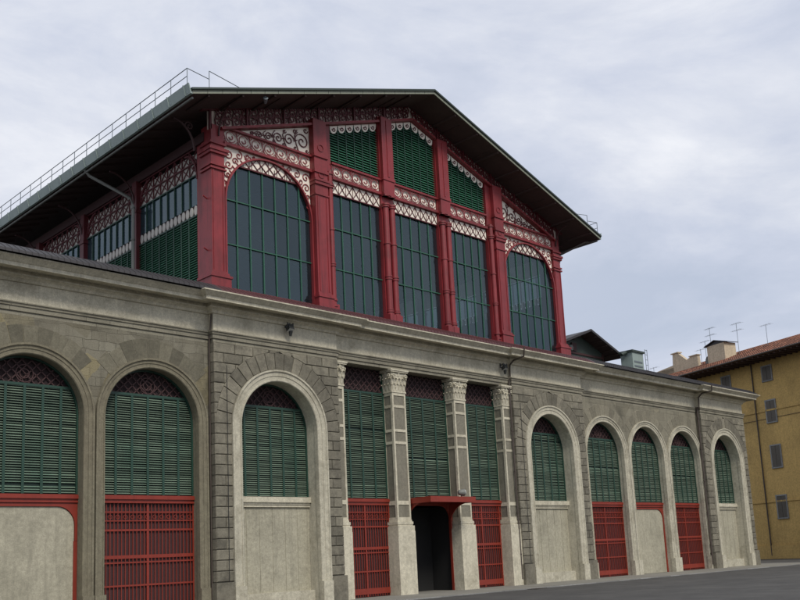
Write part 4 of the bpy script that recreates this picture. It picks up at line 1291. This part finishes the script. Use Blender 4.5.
for k in range(9): b.box(-.36+k*.085,-.33+k*.085,.02,.48,0,.008)
b.build('bars', M['pipe'], drain)
sheet('side_street', 36.2,60,-3.2,80,-.016,M['asphalt'])

# ------------------------------------------------------------------ sky, sun, camera
w = bpy.data.worlds.new('World'); scn.world = w; w.use_nodes = True
nt = w.node_tree; bg = nt.nodes['Background']
SUN_EL, SUN_AZ = 46, 196      # degrees; azimuth clockwise from +Y
sky = nt.nodes.new('ShaderNodeTexSky'); sky.sky_type = 'NISHITA'; sky.sun_disc = False
sky.sun_elevation = math.radians(SUN_EL); sky.sun_rotation = math.radians(SUN_AZ)
sky.air_density = 1.0; sky.dust_density = 2.0; sky.ozone_density = 1.5
tc = nt.nodes.new('ShaderNodeTexCoord')
mp = nt.nodes.new('ShaderNodeMapping'); mp.inputs['Scale'].default_value = (1.0,1.0,2.6); nt.links.new(tc.outputs['Generated'], mp.inputs[0])
def sn(scale, det, rough, dist=0):
    n = nt.nodes.new('ShaderNodeTexNoise'); n.inputs['Scale'].default_value = scale; n.inputs['Detail'].default_value = det
    n.inputs['Roughness'].default_value = rough; n.inputs['Distortion'].default_value = dist
    nt.links.new(mp.outputs[0], n.inputs['Vector']); return n.outputs[0]
cover = ramp(nt, sn(1.5,8,.55,.3), [(.30,.88),(.5,1.0)])
shade = ramp(nt, sn(2.6,8,.6,.4), [(.34,(4.7,5.2,6.3)),(.46,(5.5,5.9,6.95)),(.56,(6.4,6.7,7.5)),(.70,(7.9,8.05,8.5))])
c = mix(nt, sky.outputs[0], shade, cover)
nt.links.new(c, bg.inputs[0]); bg.inputs[1].default_value = .1

sun = bpy.data.lights.new('sun', 'SUN'); sun.energy = 2.0; sun.angle = math.radians(14); sun.color = (1,.94,.84)
so = bpy.data.objects.new('sun', sun); COL.objects.link(so)
az, el = math.radians(SUN_AZ), math.radians(SUN_EL)
dirv = Vector((math.sin(az)*math.cos(el), math.cos(az)*math.cos(el), math.sin(el)))
so.rotation_euler = dirv.to_track_quat('Z','Y').to_euler(); so.location = dirv*80

cam = bpy.data.cameras.new('camera'); co = bpy.data.objects.new('camera', cam); COL.objects.link(co)
F, PX, PY = 934.5, 395.65, 395.3
yaw, pitch, roll = 0.777575, 0.172867, -0.0472148
fwd = Vector((math.sin(yaw)*math.cos(pitch), math.cos(yaw)*math.cos(pitch), math.sin(pitch)))
rt = Vector((math.cos(yaw), -math.sin(yaw), 0)); up = rt.cross(fwd)
r2 = rt*math.cos(roll)+up*math.sin(roll); u2 = -rt*math.sin(roll)+up*math.cos(roll)
m = Matrix((r2, u2, -fwd)).transposed().to_4x4(); m.translation = Vector((-32.066,-30,1.6))
co.matrix_world = m
cam.sensor_width = 36; cam.sensor_fit = 'HORIZONTAL'; cam.lens = F/800*36
cam.shift_x = (400-PX)/800; cam.shift_y = (PY-300)/800
cam.clip_start = .1; cam.clip_end = 3000
scn.camera = co
scn.render.resolution_x = 1024; scn.render.resolution_y = 768
vs = scn.view_settings; vs.view_transform = 'Standard'; vs.look = 'None'; vs.exposure = .2; vs.gamma = 1
try: vs.use_curve_mapping = False
except Exception: pass
scn.render.engine = 'CYCLES'
